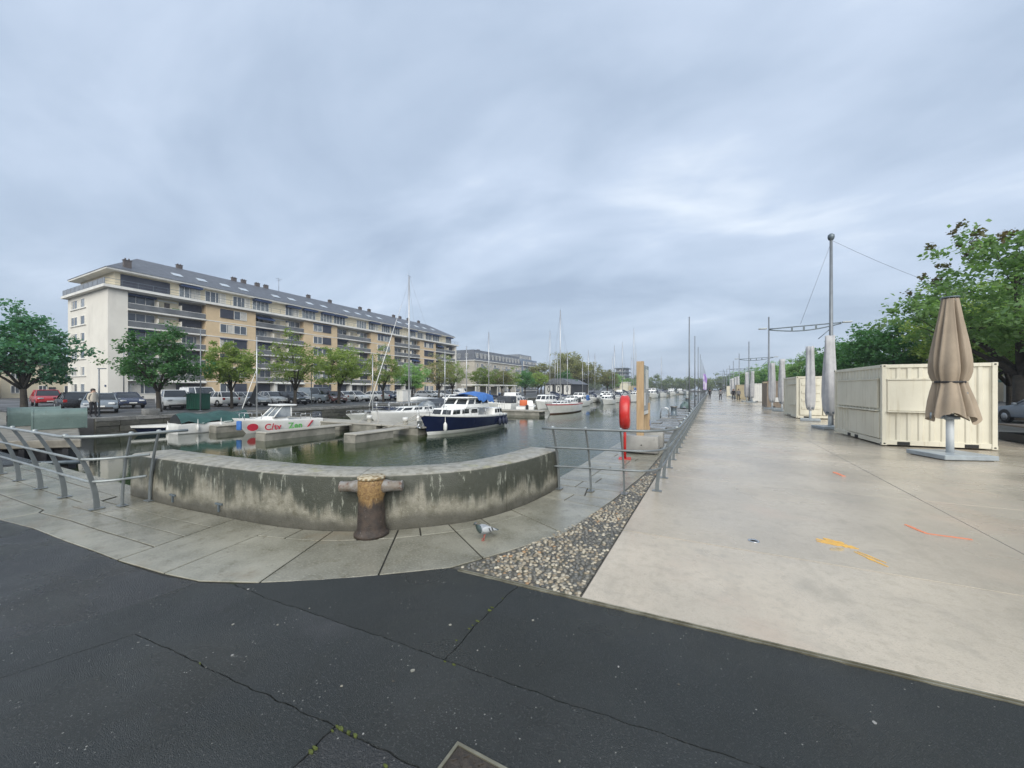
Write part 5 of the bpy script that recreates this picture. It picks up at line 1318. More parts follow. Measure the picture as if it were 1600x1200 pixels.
fender(O2, -.88, .6, .2, 'white_plastic', .09, .35)
# ---- red striped sailboat
S2 = thing('sailing_yacht', 'white sailing yacht with thin red stripe in open water', 'boat', (-15.2,42.0,WZ), 0.0)
hull_parts(S2, 9.4, 2.9, 1.0, .12, 'gel_white', 'rust_red', 'red_stripe', rake=1.2, transom=.7, low=.12)
hb = MB(); cabin(S2, -.8, 2.2, 1.7, 1.0, 1.0, 1.36, wins=3, slope0=.8, inset_=.88); sail_rig(S2, .6, 1.0, 11.6, 9.4, 1.1, True, None, None, beam_=1.35); pulpit(S2, 3.4, 4.6, .6, 1.1, .55); guard(S2, -4.0, 3.3, 1.1, .6, 1.0, 1.05, 6, .55)
S2.rotation_euler.z = PI
# ---- small boat with orange outboard cover
M1 = thing('motor_dinghy', 'small white motor boat with orange cover on its stern', 'boat', (-19.2,41.0,WZ), .35)
hull_parts(M1, 5.2, 2.1, .75, .3, 'gel_white', 'gel_white', 'gel_white', transom=.95); cabin(M1, -.2, 1.6, 1.6, 1.0, .75, 1.35, wins=2, slope0=.6)
MB().cbox((-.2,-2.1,1.15),(.85,.5,.65)).build('stern_cover', 'orange_bag', M1, bevel=.06, seg=2); MB().cbox((.25,-2.75,.5),(.3,.3,.9)).build('outboard', 'black_rubber', M1, bevel=.05)
M2 = thing('motor_dinghy', 'white cabin boat moored behind the orange covered one', 'boat', (-20.5,50,WZ), PI)
hull_parts(M2, 7.0, 2.5, .9, .3); cabin(M2, -1.5, 2.2, 2.0, 1.5, .9, 1.9, wins=3, slope0=.8); MB().box(-.95,.95,-2.6,-1.6,.9,1.6).build('cockpit_tent', 'navy_tarp', M2, bevel=.1, seg=2)
# ---- further yachts, one prototype copied
Y = thing('sailing_yacht', '', 'boat', (0,0,WZ), 0)
hull_parts(Y, 8.6, 2.8, .95, .2, 'gel_white', 'navy', 'gel_white', rake=1.1, transom=.72, low=.06); cabin(Y, -.9, 2.2, 1.7, 1.0, .95, 1.34, wins=3, slope0=.8, inset_=.88); sail_rig(Y, .7, .95, 10.5, 8.6, 1.1, True, 'navy_tarp', None, beam_=1.3)
MB().loft([[(.95*math.cos(a*PI/8), -2.4+k*.5, .95+.9*math.sin(a*PI/8)*(1-.08*k)) for a in range(9)] for k in range(4)], False, False).build('sprayhood', 'navy_tarp', Y)
pulpit(Y, 3.2, 4.2, .55, 1.1, .55); guard(Y, -3.8, 3.1, 1.05, .55, .95, 1.05, 5, .55)
MC = thing('cabin_cruiser', '', 'boat', (0,0,WZ), 0)
hull_parts(MC, 7.6, 2.8, 1.0, .3, 'gel_white', 'gel_white', 'gel_white', rake=1.2, transom=.9); cabin(MC, -1.6, 2.6, 2.3, 1.6, 1.0, 1.85, wins=3, slope0=1.0, name='cabin'); cabin(MC, -1.9, .4, 2.1, 1.9, 1.83, 2.5, wins=2, slope0=.7, name='flybridge_house'); MB().box(-1.15,1.15,-3.6,-1.9,1.0,2.0).build('cockpit_tent', 'navy_tarp', MC, bevel=.12, seg=2); pulpit(MC, 2.4, 3.6, .8, 1.2, .5); guard(MC, -3.2, 2.3, 1.3, .85, 1.05, 1.2, 4, .5)
GY = 'yachts moored along the opposite side'
# (proto, x, y, rz, scale, mast scale, label)
fleet = [
 ('Y',-27.0,25.5,PI,.8,.68,'gel_white','yacht moored by the opposite quay behind the white yacht sprayhood'),
 ('Y',-27.3,41.0,PI,.9,.85,'gel_white','yacht with the mast left of the mansard block corner'),
 ('Y',-25.5,43.5,PI,1.0,.95,'gel_white','dark covered yacht with mast before the mansard block corner'),
 ('C',-23.5,46.5,0,.9,1,'grey_tarp','cabin cruiser between the second pontoon and the canopy'),
 ('Y',-23.0,58.5,PI,.95,1.2,'gel_white','yacht with the tall mast before the end of the mansard block'),
 ('Y',-21.0,60.0,0,.85,1.0,'gel_white','yacht moored beside the tall masted one at the third pontoon'),
 ('C',-18.5,58.5,PI,.85,1,'blue_tarp','white cabin cruiser at the tip of the third pontoon'),
 ('Y',-25.5,66.0,0,.95,.95,'gel_white','yacht on the inner berth after the third pontoon'),
 ('Y',-27.5,74.0,PI,1,.9,'gel_white','inner yacht just before the fourth pontoon'),
 ('Y',-22.0,77.0,PI,1,1.0,'gel_white','yacht right behind the red striped one'),
 ('C',-19.2,78.5,PI,.9,1,'rust_red','cabin cruiser with rusty red cover near the clubhouse'),
 ('Y',-17.2,79.0,PI,1,1.08,'gel_white','yacht with slim mast right of the red striped one'),
 ('Y',-24.0,88.0,0,1,1.05,'gel_white','yacht behind the fourth pontoon in front of the clubhouse'),
 ('Y',-17.8,90.0,PI,1.05,1.2,'gel_white','yacht with tall mast left of the timber totem'),
 ('C',-21.0,104,0,1,1,'grey_tarp','cabin cruiser in front of the clubhouse wall'),
 ('Y',-14.6,86.0,PI,1.1,1.35,'blue_tarp','white yacht with blue cover left of the life ring'),
 ('Y',-25.0,112.0,PI,1.05,1.1,'gel_white','inner yacht at the fifth pontoon'),
 ('Y',-18.5,112.0,PI,1.05,1.25,'gel_white','outer yacht at the fifth pontoon'),
 ('Y',-22.0,124.0,0,1.1,1.1,'gel_white','yacht moored past the fifth pontoon'),
 ('C',-16.0,124.0,PI,1.2,1,'navy_tarp','dark covered cruiser past the fifth pontoon'),
 ('Y',-15.0,142.0,PI,1.1,1.2,'gel_white','lone yacht between the fifth and sixth pontoons'),
 ('Y',-24.0,160.0,PI,1.1,1.15,'gel_white','inner yacht at the sixth pontoon'),
 ('C',-14.5,172.0,PI,1.2,1,'grey_tarp','cruiser at the tip of the sixth pontoon'),
 ('Y',-10.5,212.0,PI,1.1,1.2,'gel_white','farthest yacht moored alone before the tree belt'),
 ('C',-14.5,222.0,PI,1.2,1,'navy_tarp','farthest cruiser by the last pontoon'),
 ('C',-24.6,33.0,PI,.85,1,'navy_tarp','dark tented cabin cruiser behind the navy cruiser roof'),
 ('Y',-22.4,30.0,PI,.75,.8,'gel_white','small yacht half hidden behind the navy cruiser stern'),
 ('C',-17.6,52.0,PI,.7,1,'black_tarp','small cruiser with black cover behind the red striped yacht'),
 ('Y',-20.5,68.0,PI,.8,.9,'gel_white','small yacht midway between the third and fourth pontoons'),
 ('C',-16.4,68.5,PI,.8,1,'grey_tarp','grey tented cruiser midway between the third and fourth pontoons'),
 ('C',-16.2,98.0,PI,.95,1,'blue_tarp','cruiser with blue cover past the fourth pontoon'),
]
used = {'Y':False,'C':False}
keep = {'Y':Y,'C':MC}
for (k, x, y, rz, s_, ms, cov, lab) in fleet:
    pr = keep[k]; o = place(pr, used[k], (x,y,WZ), rz, lab, GY if k == 'Y' else 'cabin cruisers moored along the opposite side', (s_,s_,s_*(ms if k == 'Y' else 1))); used[k] = True
    if k == 'Y' and cov != 'gel_white': recolor(o, 'sprayhood', cov); recolor(o, 'sail_cover', cov)
    if k == 'C': recolor(o, 'cockpit_tent', cov)
# ================================================================== PROMENADE FURNITURE
GC = 'sales containers along the promenade'
def container(label, loc, rz, m, W_=2.44, L_=3.8, HH=2.44, hatch=True):
    """10 ft sales container; local -X long side faces the dock, local -Y end faces the viewer"""
    t = thing('shipping_container', label, 'container', loc, rz, GC)
    p = .11
    # corner posts with castings
    for x in (0, W_-p):
        for y in (0, L_-p):
            MB().box(x,x+p,y,y+p,.13,HH-.10).build('corner_post', m, t, bevel=.008)
            for z in (.035, HH-.105):
                cst = MB().box(x-.006,x+p+.006,y-.006,y+p+.006,z,z+.10).build('corner_casting', m, t, bevel=.006)
                cx_ = x+p/2; cy_ = y+p/2
                hl = MB()
                hl.extr([(cx_+.028*math.cos(a*PI/6), z+.05+.020*math.sin(a*PI/6)) for a in range(12)], y-.0085 if y == 0 else y+p+.0065, y-.0065 if y == 0 else y+p+.0085, 'y')
                if x == 0: hl.extr([(cy_+.028*math.cos(a*PI/6), z+.05+.020*math.sin(a*PI/6)) for a in range(12)], -.0085, -.0065, 'x')
                hl.build('casting_hole', 'dark_hole', cst)
    for y in (.012, L_-.092): MB().box(p,W_-p,y,y+.08,HH-.11,HH-.01).build('top_rail', m, t, bevel=.006); MB().box(p,W_-p,y,y+.08,.05,.19).build('bottom_rail', m, t, bevel=.006)
    for x in (.012, W_-.092): MB().box(x,x+.08,p,L_-p,HH-.11,HH-.01).build('top_rail', m, t, bevel=.006); MB().box(x,x+.08,p,L_-p,.05,.19).build('bottom_rail', m, t, bevel=.006)
    MB().box(.03,W_-.03,.03,L_-.03,HH-.04,HH-.015).build('roof', m, t)
    MB().box(.1,W_-.1,.1,L_-.1,.12,.2).build('floor', 'galv_dark', t)
    # corrugated sheets
    def corr(a, b, depth=.026, pitch=.26):
        n = max(1, round((b-a)/pitch)); out = []
        for i in range(n):
            q = a+(b-a)*i/n; s = (b-a)/n
            out += [(q,0),(q+s*.30,0),(q+s*.40,depth),(q+s*.85,depth),(q+s*.97,0)]
        return out+[(b,0)]
    def sheet(name, f, a, b, z0, z1):
        c = corr(a, b); MB().loft([[f(u, d_, z0) for u, d_ in c], [f(u, d_, z1) for u, d_ in c]], False, False, False).build(name, m, t)
    sheet('end_panel', lambda u, d_, z: (u, .035+d_, z), p, W_-p, .19, HH-.11)
    sheet('end_panel', lambda u, d_, z: (u, L_-.035-d_, z), p, W_-p, .19, HH-.11)
    sheet('side_panel', lambda u, d_, z: (.035+d_, u, z), p, L_-p, .19, HH-.11)
    sheet('side_panel', lambda u, d_, z: (W_-.035-d_, u, z), p, L_-p, .19, HH-.11)
    if hatch:
        hf = MB().box(.14,1.66,-.004,.05,1.06,1.96).build('serving_hatch', m, t, bevel=.006)
        MB().box(.11,1.70,-.03,.03,1.97,2.01).build('hatch_trim', m, hf); MB().box(.11,1.70,-.07,.03,1.015,1.05).build('hatch_shelf', m, hf, bevel=.004)
        MB().box(.12,.14,-.012,.03,1.05,1.97).build('hatch_trim', m, hf); MB().box(1.66,1.68,-.012,.03,1.05,1.97).build('hatch_trim', m, hf)
        sf = MB().box(-.004,.05,.3,L_-.35,1.12,1.99).build('serving_hatch', m, t, bevel=.006)
        MB().box(-.03,.03,.25,L_-.3,1.99,2.03).build('hatch_trim', m, sf); MB().box(-.07,.03,.25,L_-.3,1.03,1.065).build('hatch_shelf', m, sf, bevel=.004)
        dr = MB().box(-.006,.05,.18,L_-1.35,.22,1.0).build('lower_panel', m, t, bevel=.005)
        MB().box(-.012,.02,L_-1.35,L_-1.33,.2,1.0).build('hatch_trim', m, dr)
    for x in (.35, W_-.65): MB().box(x,x+.28,.004,.013,.055,.15).build('fork_pocket', 'dark_hole', t)
    for y in (.9,1.5): MB().box(.004,.013,y+.8,y+1.05,.055,.15).build('fork_pocket', 'dark_hole', t)
    return t
container('nearest cream container with closed serving hatches, behind the tan parasol', (4.55,15.25,0), R(4), 'cream_paint')
c2 = container('second cream container with ribbed doors, beside the grey parasols', (4.40,27.2,0), R(1), 'cream_paint', hatch=False)
for s in range(2):
    dd = MB().box(.15+s*1.08,1.18+s*1.08,-.02,.02,.22,2.30)
    d_o = dd.build('door_leaf', 'cream_paint', c2, bevel=.01)
    for z in (.55,1.0,1.45,1.9): MB().box(.24+s*1.08,1.09+s*1.08,-.045,-.019,z,z+.16).build('door_rib', 'cream_paint', d_o, bevel=.02)
MB().box(-.03,.03,.2,2.4,1.98,2.03).build('hatch_trim', 'cream_paint', c2); MB().box(-.03,.03,.4,2.2,.75,.79).build('hatch_trim', 'cream_paint', c2)
container('brown container with white notice on its end', (4.55,41.5,0), 0, 'brown_paint', hatch=False)
b_ = [o for o in bpy.data.objects if o.get('label','').startswith('brown container')][0]
MB().box(.5,1.0,-.012,.0,.55,.95).build('notice', 'white_plastic', b_); MB().box(-.3,0,-.1,.9,2.25,2.35).build('roof_flap', 'tan_paint', b_)
container('off white container behind the third parasol pair', (4.9,59.5,0), 0, 'white_paint', hatch=False)
container('tan container beside the walking people', (3.9,74.5,0), 0, 'tan_paint', hatch=False)
container('small cream container at the far end of the row', (3.4,103,0), 0, 'cream_paint', hatch=False)

GP = 'closed grey parasols along the promenade'
def folded(mb_rings, n, prof, folds, seed, depth=.28, twist=.25):
    rr = random.Random(seed); ph = [rr.uniform(0,6.28) for _ in range(4)]; rings = []
    for (r, z, sq) in prof:
        ring = []
        for k in range(n):
            a = 2*PI*k/n
            w_ = math.sin(folds*a+ph[0]+twist*z)+.45*math.sin((folds*2-1)*a+ph[1]-.4*z)+.25*math.sin(3*a+ph[2]+1.3*z)
            q = r*(1+depth*sq*w_*.5)
            ring.append((q*math.cos(a), q*math.sin(a), z+.03*sq*math.sin(5*a+ph[3])*(.5 if z > 1.2 else 2.2)))
        rings.append(ring)
    return rings
# tan parasol
T = thing('closed_parasol', 'tied tan fabric parasol on a grey slab base in front of the container', 'parasol', (5.28,13.45,0), R(20))
MB().box(-.56,.56,-.52,.52,.02,.13).build('base_slab', 'plate_grey', T, bevel=.012)
MB().box(-.5,.5,-.46,.46,.003,.02).build('base_foot', 'black_rubber', T)
MB().cyl((0,0,.13),(0,0,1.1),.072,20).build('pole_sleeve', 'pole_white', T)
MB().cyl((0,0,1.0),(0,0,3.95),.04,14).build('pole', 'pole_white', T)
MB().lathe([(.17,.96),(.17,1.02),(.10,1.05),(.045,1.05)],18).build('hub', 'plate_grey', T)
MB().box(-.10,.10,-.06,.06,1.0,1.02).build('crank', 'galv_dark', T)
rp_ = random.Random(33)
VAL = [((k+rp_.uniform(-.45,.45))*2*PI/7, rp_.uniform(.18,.50), rp_.uniform(.05,.17), rp_.uniform(-.14,.14)) for k in range(7)]
def angd(a, b_): return (a-b_+PI) % (2*PI)-PI
def draped(prof, N=150, hem=None):
    """hanging cloth: broad panels with narrow creases that wander a little with height"""
    out = []
    for (r, z, amt) in prof:
        ring = []
        for k_ in range(N):
            a_ = 2*PI*k_/N; q = 1+.05*amt*math.sin(3*a_+1.1*z)+.04*amt*math.sin(7*a_-.9*z)
            for (c_, dp, wd_, tw) in VAL:
                d_ = angd(a_, c_+tw*(3.9-z)); q -= amt*dp*math.exp(-(d_/wd_)**2); q += amt*.10*math.exp(-((abs(d_)-wd_*2.1)/wd_)**2)
            zz_ = z
            rr_ = r*q
            if hem:
                f_ = hem(z)
                for (c_, drop, out_) in ((.2,.28,.12),(1.5,.06,.04),(2.3,.30,.02),(3.5,.20,.05),(4.25,.05,.02),(4.75,.16,.05),(5.5,.30,.17)):
                    t_ = max(0, 1-abs(angd(a_, c_))/.62); zz_ -= f_*drop*t_; rr_ += f_*out_*t_
                zz_ += f_*.02*math.sin(9*a_)
            ring.append((rr_*math.cos(a_), rr_*math.sin(a_), zz_))
        out.append(ring)
    return out
up = [(.150,3.93,.15),(.158,3.82,.5),(.185,3.55,.85),(.222,3.25,1.0),(.258,2.95,1.0),(.288,2.68,1.0),(.308,2.45,1.0),(.315,2.28,1.0),(.305,2.12,1.1),(.275,1.99,1.2),(.245,1.89,1.1)]
MB().loft(draped(up), True, False).build('canopy', 'tan_cloth', T)
sk_ = [(.243,1.88,1.1),(.25,1.80,1.2),(.275,1.66,1.3),(.305,1.50,1.3),(.325,1.34,1.2),(.335,1.20,1.1)]
sk_o = MB().loft(draped(sk_, hem=lambda z: max(0, (1.8-z)/.53)**1.3), True, False); sk_o.build('skirt', 'tan_cloth', T)
MB().lathe([(.262,1.85),(.268,1.855),(.268,1.893),(.262,1.898)],28).build('tie_strap', 'black_rubber', T)
MB().lathe([(.05,3.94),(.165,3.95),(.18,3.965),(.165,3.985),(0,4.0)],20).build('finial_disc', 'galv_dark', T)
for k in range(8):
    a = k*PI/4; MB().tube([(.13*math.cos(a),.13*math.sin(a),3.95),(.14*math.cos(a),.14*math.sin(a),3.87)], .012, 5).build('rib_end', 'white_plastic', T)
MB().tube([(-.20,-.12,1.15),(-.22,-.14,.95)], .018, 6).build('rib_tip', 'galv_dark', T)
MB().tube([(-.42,.0,1.12),(-.43,.0,.96)], .018, 6).build('rib_tip', 'galv_dark', T); MB().tube([(.10,-.30,1.62),(.12,-.26,1.06)], .02, 6).build('rib', 'galv_dark', T)
# grey covered parasols: prototype and copies
Pp = thing('closed_parasol', '', 'parasol', (0,0,0))
MB().box(-.48,.48,-.45,.45,.004,.12).build('base_slab', 'plate_grey', Pp, bevel=.012); MB().cyl((0,0,.12),(0,0,1.0),.06,16).build('pole_sleeve', 'pole_white', Pp)
cov = [(.15,.62,.9),(.19,.72,1.0),(.225,.95,.9),(.245,1.4,.8),(.235,2.0,.9),(.215,2.6,.9),(.19,3.2,.9),(.172,3.7,1.0),(.175,3.98,1.3),(.12,3.97,.6)]
MB().loft(folded(None, 48, cov, 4, 12, .26, .9), True, True).build('cover', 'grey_cloth', Pp)
MB().lathe([(.175,.66),(.182,.68),(.182,.72),(.175,.74)],16).build('tie_strap', 'galv_dark', Pp)
for i, (x, y, rz, s_, lab) in enumerate([(4.55,20.9,.3,(1,1,1),'grey covered parasol wrapped in front of the lamp mast'),(4.75,25.6,1.4,(.95,.95,1),'grey covered parasol before the second cream container'),(4.85,35.4,2.2,(.95,.95,1),'grey covered parasol on the land side of the pair before the brown container'),(4.65,39.0,.9,(1,1,.98),'grey covered parasol standing directly before the brown container'),(4.75,57.5,2.9,(1,1,1),'grey covered parasol before the off white container, nearer one'),(4.35,60.5,.2,(1.1,1.1,1),'grey covered parasol before the off white container, farther one'),(4.4,80,1,(1.1,1.1,1),'grey covered parasol after the tan container, first of the far cluster'),(4.3,86,2,(1.1,1.1,1),'grey covered parasol in the far cluster, second'),(4.2,94,.5,(1.2,1.2,1),'grey covered parasol in the far cluster, third'),(4.2,100,1.5,(1.2,1.2,1),'grey covered parasol in the far cluster, last')]):
    place(Pp, i > 0, (x,y,0.004), rz, lab, GP, s_)

# lamp masts with lens shaped truss arms
GL = 'lamp masts along the promenade'
Lm = thing('lamp_mast', '', 'lamp mast', (0,0,0))
MB().tube([(0,0,0),(0,0,1.0),(0,0,8.3)], [.10,.09,.055], 12).build('mast', 'pole_grey', Lm)
MB().lathe([(.2,0),(.2,.02),(.12,.03)],16).build('foot_plate', 'pole_grey', Lm)
arm = MB(); zt = 4.62
N_ = 12; upr, lor = [], []
for i in range(N_+1):
    f = i/N_; x = .35-2.65*f; up_z = zt-.10*f; lo_z = up_z-.04-.17*math.sin(PI*f)**1.0
    upr.append((x,0,up_z)); lor.append((x,0,lo_z))
arm.tube(upr, .028, 6); arm.tube(lor, .028, 6)
for i in (4,6,8): arm.cbox(((upr[i][0]+lor[i][0])/2, 0, (upr[i][2]+lor[i][2])/2), (.07,.05,upr[i][2]-lor[i][2]))
ar = arm.build('truss_arm', 'galv_dark', Lm)
for x in (.55,-2.55): MB().cbox((x,0,zt+.01 if x > 0 else zt-.07),(.34,.16,.06)).build('lamp_head', 'galv', ar, bevel=.02, seg=2)
MB().tube([(-.05,0,4.35),(-.45,0,3.95)], .018, 6).build('brace', 'galv_dark', Lm)
for i in range(9):
    y = 21.6+20.4*i
    o = place(Lm, i > 0, (4.75,y,.004), 0, ['tall grey lamp mast with round top beside the first grey parasol','second lamp mast of the promenade row, next to the brown container','third lamp mast of the promenade row','fourth lamp mast of the promenade row','fifth lamp mast of the promenade row','sixth lamp mast of the promenade row','seventh lamp mast of the promenade row','eighth lamp mast of the promenade row','last lamp mast of the promenade row'][i], GL)
l0 = [o for o in bpy.data.objects if o.get('label','').startswith('tall grey lamp mast')][0]
MB().lathe([(.05,8.28),(.10,8.32),(.13,8.42),(.12,8.52),(.05,8.58),(0,8.585)],14).build('siren_head', 'galv_dark', l0)
MB().tube([(.02,0,8.25),(-1.1,0,4.66)], .006, 4).build('stay_wire', 'wire', l0)
wv = [(.0,0,8.3)] + [(i*1.16, i*1.2, 8.3-.25*i+.09*i*(i-6)/6) for i in range(1,8)]
MB().tube(wv, .008, 4).build('overhead_wire', 'wire', l0)
# flag poles on the quay
GF = 'flag poles along the quay'
Fp = thing('flag_pole', '', 'flag pole', (0,0,0)); MB().tube([(0,0,0),(0,0,6.5)], [.055,.035], 10).build('pole', 'pole_grey', Fp); MB().lathe([(.035,6.5),(.05,6.52),(0,6.56)],8).build('finial', 'pole_grey', Fp); MB().box(-.12,.12,-.12,.12,.0,.03).build('foot_plate', 'pole_grey', Fp)
fpo = []
for i in range(10):
    fpo.append(place(Fp, i > 0, (-1.27,28.6+10.6*i,.05), 0, ORD[i]+' flag pole on the quay, counted from the timber totem' if i < 9 else 'last flag pole on the quay', GF))
for i in (5,6,7,8):
    mb = MB(); rings = []
    for k in range(7):
        f = k/6; rings.append([(.05+.05*math.sin(f*5+i), .06+f*.0-.02, 0)]) 
    fl = MB()
    g_ = [[(.06+.42*u*(1-.25*v_), .05*math.sin(u*5+v_*2+i), 4.6-3.0*v_-.1*u) for u in (0,.25,.5,.75,1)] for v_ in (0,.2,.4,.6,.8,1)]
    fl.loft(g_, False, False); fl.build('banner', 'flag_purple', fpo[i])
# quay furniture: mooring posts and ladder hoops
for i, (x, y, h_, lab) in enumerate([(-2.05,26.2,.62,'dark iron mooring post on the quay edge, before the first flag pole'),(-2.1,43,.8,'dark iron mooring post on the quay edge, beyond the small quay mound'),(-2.1,68,.8,'far dark iron mooring post on the quay edge')]):
    t = thing('mooring_post', lab, 'mooring post', (x,y,.03), 0, 'mooring posts on the quay edge'); MB().lathe([(.24,0),(.24,.04),(.17,.06),(.16,h_*.8),(.20,h_*.85),(.20,h_*.97),(.15,h_),(0,h_)],16).build('post', 'galv_dark', t); MB().lathe([(.205,h_*.88),(.215,h_*.9),(.205,h_*.92)],16).build('band', 'bollard_iron', t)
ld = thing('quay_ladder', 'steel ladder hoops over the quay edge', 'ladder', (QX+.1,24.6,0))
for y in (0,.4): MB().tube([(.3,y,.0),(.3,y,.35),(.22,y,.55),(.05,y,.60),(-.12,y,.5),(-.16,y,.3),(-.16,y,-1.2)], .02, 8).build('rail', 'chrome', ld)
for k in range(4): MB().tube([(-.16,0,-.1-k*.28),(-.16,.4,-.1-k*.28)], .016, 6).build('rung', 'chrome', ld)
dk = thing('covered_dinghy', 'small overturned grey dinghy lying on the quay', 'boat', (-1.95,36.5,.05), 0); 
MB().loft([[(.42*math.cos(a*PI/8)*k_, -1.2+2.4*i/6, .02+.55*math.sin(a*PI/8)*k_) for a in range(9)] for i, k_ in enumerate([.35,.75,.95,1,.98,.85,.6])], False, False).build('hull', 'gate_green', dk); MB().box(-.05,.05,-.9,1.0,.5,.6).build('keel', 'gate_green', dk)
# timber terrace and planter edge beside the container
tr_ = thing('timber_terrace', 'raised weathered timber terrace beside the nearest container', 'terrace', (8.6,14.0,0))
for k in range(14): MB().box(0,7.5,k*.36,k*.36+.345,.50,.545).build('plank', 'wood_deck', tr_)
MB().box(0,7.5,-.02,.03,.28,.499).build('fascia', 'wood_deck', tr_); MB().box(.02,7.4,.4,5,.02,.27).build('under_shade', 'dark_hole', tr_);  # near-black block stands in for the shade below the deck
for x in (.1,3.5,7.2): MB().box(x,x+.12,.05,.17,.0,.499).build('leg', 'black_rubber', tr_)
# ================================================================== VEHICLES
def car_proto(kind):
    t = thing('parked_car' if kind != 'van' else 'parked_van', '', 'car' if kind != 'van' else 'van', (0,0,0))
    # local +X forward
    P = {'hatch': dict(L=4.05, W=1.74, belt=.93, roof=1.46, body=[(-2.0,.30),(-2.03,.55),(-1.98,.90),(-1.7,.95),(.75,.95),(1.55,.84),(1.92,.68),(2.03,.50),(2.0,.28)], gh=(-1.82,.98,-1.35,.18)),
         'sedan': dict(L=4.6, W=1.8, belt=.93, roof=1.43, body=[(-2.28,.30),(-2.32,.6),(-2.26,.93),(-1.5,.97),(.9,.95),(1.75,.83),(2.18,.66),(2.28,.48),(2.25,.28)], gh=(-1.75,1.05,-.95,.22)),
         'suv': dict(L=4.45, W=1.84, belt=1.03, roof=1.64, body=[(-2.18,.36),(-2.22,.65),(-2.16,1.02),(-1.9,1.05),(.95,1.05),(1.75,.97),(2.12,.80),(2.22,.55),(2.18,.34)], gh=(-2.02,1.12,-1.6,.42)),
         'van': dict(L=4.9, W=1.9, belt=1.12, roof=1.92, body=[(-2.42,.32),(-2.45,.7),(-2.42,1.12),(1.35,1.12),(1.95,1.02),(2.35,.80),(2.45,.55),(2.42,.30)], gh=(-2.40,1.75,-2.34,.95))}[kind]
    W_ = P['W']
    b = MB().extr(P['body'], -W_/2, W_/2); body = b.build('body', 'car_white', t, bevel=.07, seg=2)
    x0, x1, r0, r1 = P['gh']; zb, zr = P['belt']-.03, P['roof']
    base = [(x0,-W_/2+.07,zb),(x1,-W_/2+.07,zb),(x1,W_/2-.07,zb),(x0,W_/2-.07,zb)]; topr = [(r0,-W_/2+.24,zr-.05),(r1,-W_/2+.24,zr-.05),(r1,W_/2-.24,zr-.05),(r0,W_/2-.24,zr-.05)]
    gm = 'car_white' if kind == 'van' else 'car_glass'
    gh = MB().loft([base, topr], True, True, False).build('glasshouse', 'car_glass', t, bevel=.04, seg=2)
    MB().loft([[(r0-.03,-W_/2+.22,zr-.055),(r1+.06,-W_/2+.22,zr-.055),(r1+.06,W_/2-.22,zr-.055),(r0-.03,W_/2-.22,zr-.055)],[(r0+.12,-W_/2+.32,zr),(r1-.05,-W_/2+.32,zr),(r1-.05,W_/2-.32,zr),(r0+.12,W_/2-.32,zr)]], True, True, False).build('roof', 'car_white', t, bevel=.02, seg=2)
    for s in (-1, 1):
        y0_, y1_ = s*(W_/2-.075), s*(W_/2-.235)
        mids = [(x0,r0),(x1,r1),((x0*.45+x1*.55),(r0*.45+r1*.55))]
        if kind in ('suv','van','hatch'): mids.append((x0*.78+x1*.22, r0*.78+r1*.22))
        for a, c in mids: MB().tube([(a,y0_,zb),(c,y1_,zr-.04)], .035, 6).build('pillar', 'car_white', t)
        MB().cbox((x1-.25, s*(W_/2+.06), zb+.08),(.12,.16,.12)).build('mirror', 'car_white', t, bevel=.03, seg=2)
        for xx in (P['L']*.315, -P['L']*.30):
            wl = MB().lathe([(.0,-.10),(.20,-.10),(.30,-.09),(.315,-.05),(.315,.05),(.30,.09),(.20,.10),(0,.10)], 20); wl.v = [(x, z, y) for x, y, z in wl.v]
            me = wl.mesh('tyre'); w_o = obj('wheel', me, 'tyre', t, (xx, s*(W_/2-.10), .315))
            rm = MB().lathe([(0,.0),(.19,.0),(.19,.012),(.05,.02),(0,.02)], 14); rm.v = [(x, s*(.095+z), y) for x, y, z in rm.v]; obj('rim', rm.mesh('rim'), 'rim', w_o)
            MB().extr([(xx+.37*math.cos(a*PI/10), .315+.37*math.sin(a*PI/10)) for a in range(11)], s*(W_/2-.02), s*(W_/2+.004)).build('wheel_arch', 'black_rubber', t)
        fx = P['body'][-2][0]; MB().cbox((fx-.14, s*(W_/2-.30), P['belt']-.24),(.22,.36,.13), rz=-s*.35).build('headlight', 'head_light', t, bevel=.03, seg=2)
        rxx = P['body'][1][0]; MB().cbox((rxx+.06, s*(W_/2-.16), P['belt']-.16),(.12,.22,.22)).build('tail_light', 'tail_light', t, bevel=.02)
    MB().box(P['body'][-1][0]-.05, P['body'][-1][0]+.035, -W_/2+.25, W_/2-.25, .30, .45).build('grille', 'black_rubber', t, bevel=.02)
    MB().cbox((P['body'][-2][0]+.012,0,.50),(.02,.5,.1)).build('number_plate', 'white_plastic', t)
    if kind == 'van':
        for s in (-1,1):
            q = [(x0+.02,s*(W_/2-.068),zb+.02),(x0*.35+x1*.65-.2,s*(W_/2-.068),zb+.02),(r0*.35+r1*.65-.2,s*(W_/2-.222),zr-.08),(r0+.02,s*(W_/2-.222),zr-.08)]
            MB().loft([q,[(x,y-s*.05,z) for x,y,z in q]], True, True, False).build('side_panel', 'car_white', t)
    return t
CP = {k: car_proto(k) for k in ('hatch','sedan','suv','van')}; cu_ = {k: False for k in CP}
GCa = 'cars parked on the opposite quay'
def car(kind, x, y, rz, colr, label, group=GCa, s_=1.0):
    o = place(CP[kind], cu_[kind], (x,y,0), rz, label, group, s_); cu_[kind] = True
    for nm in ('body','roof','pillar','mirror','side_panel'): recolor(o, nm, 'car_'+colr)
    return o
a = R(100)
car('sedan',-39.8,11.2,R(-17),'steel','dark blue grey saloon by the street lamp, nearest the white gable')
car('hatch',-46.5,11.5,R(174),'black','black hatchback half hidden behind the blue grey saloon')
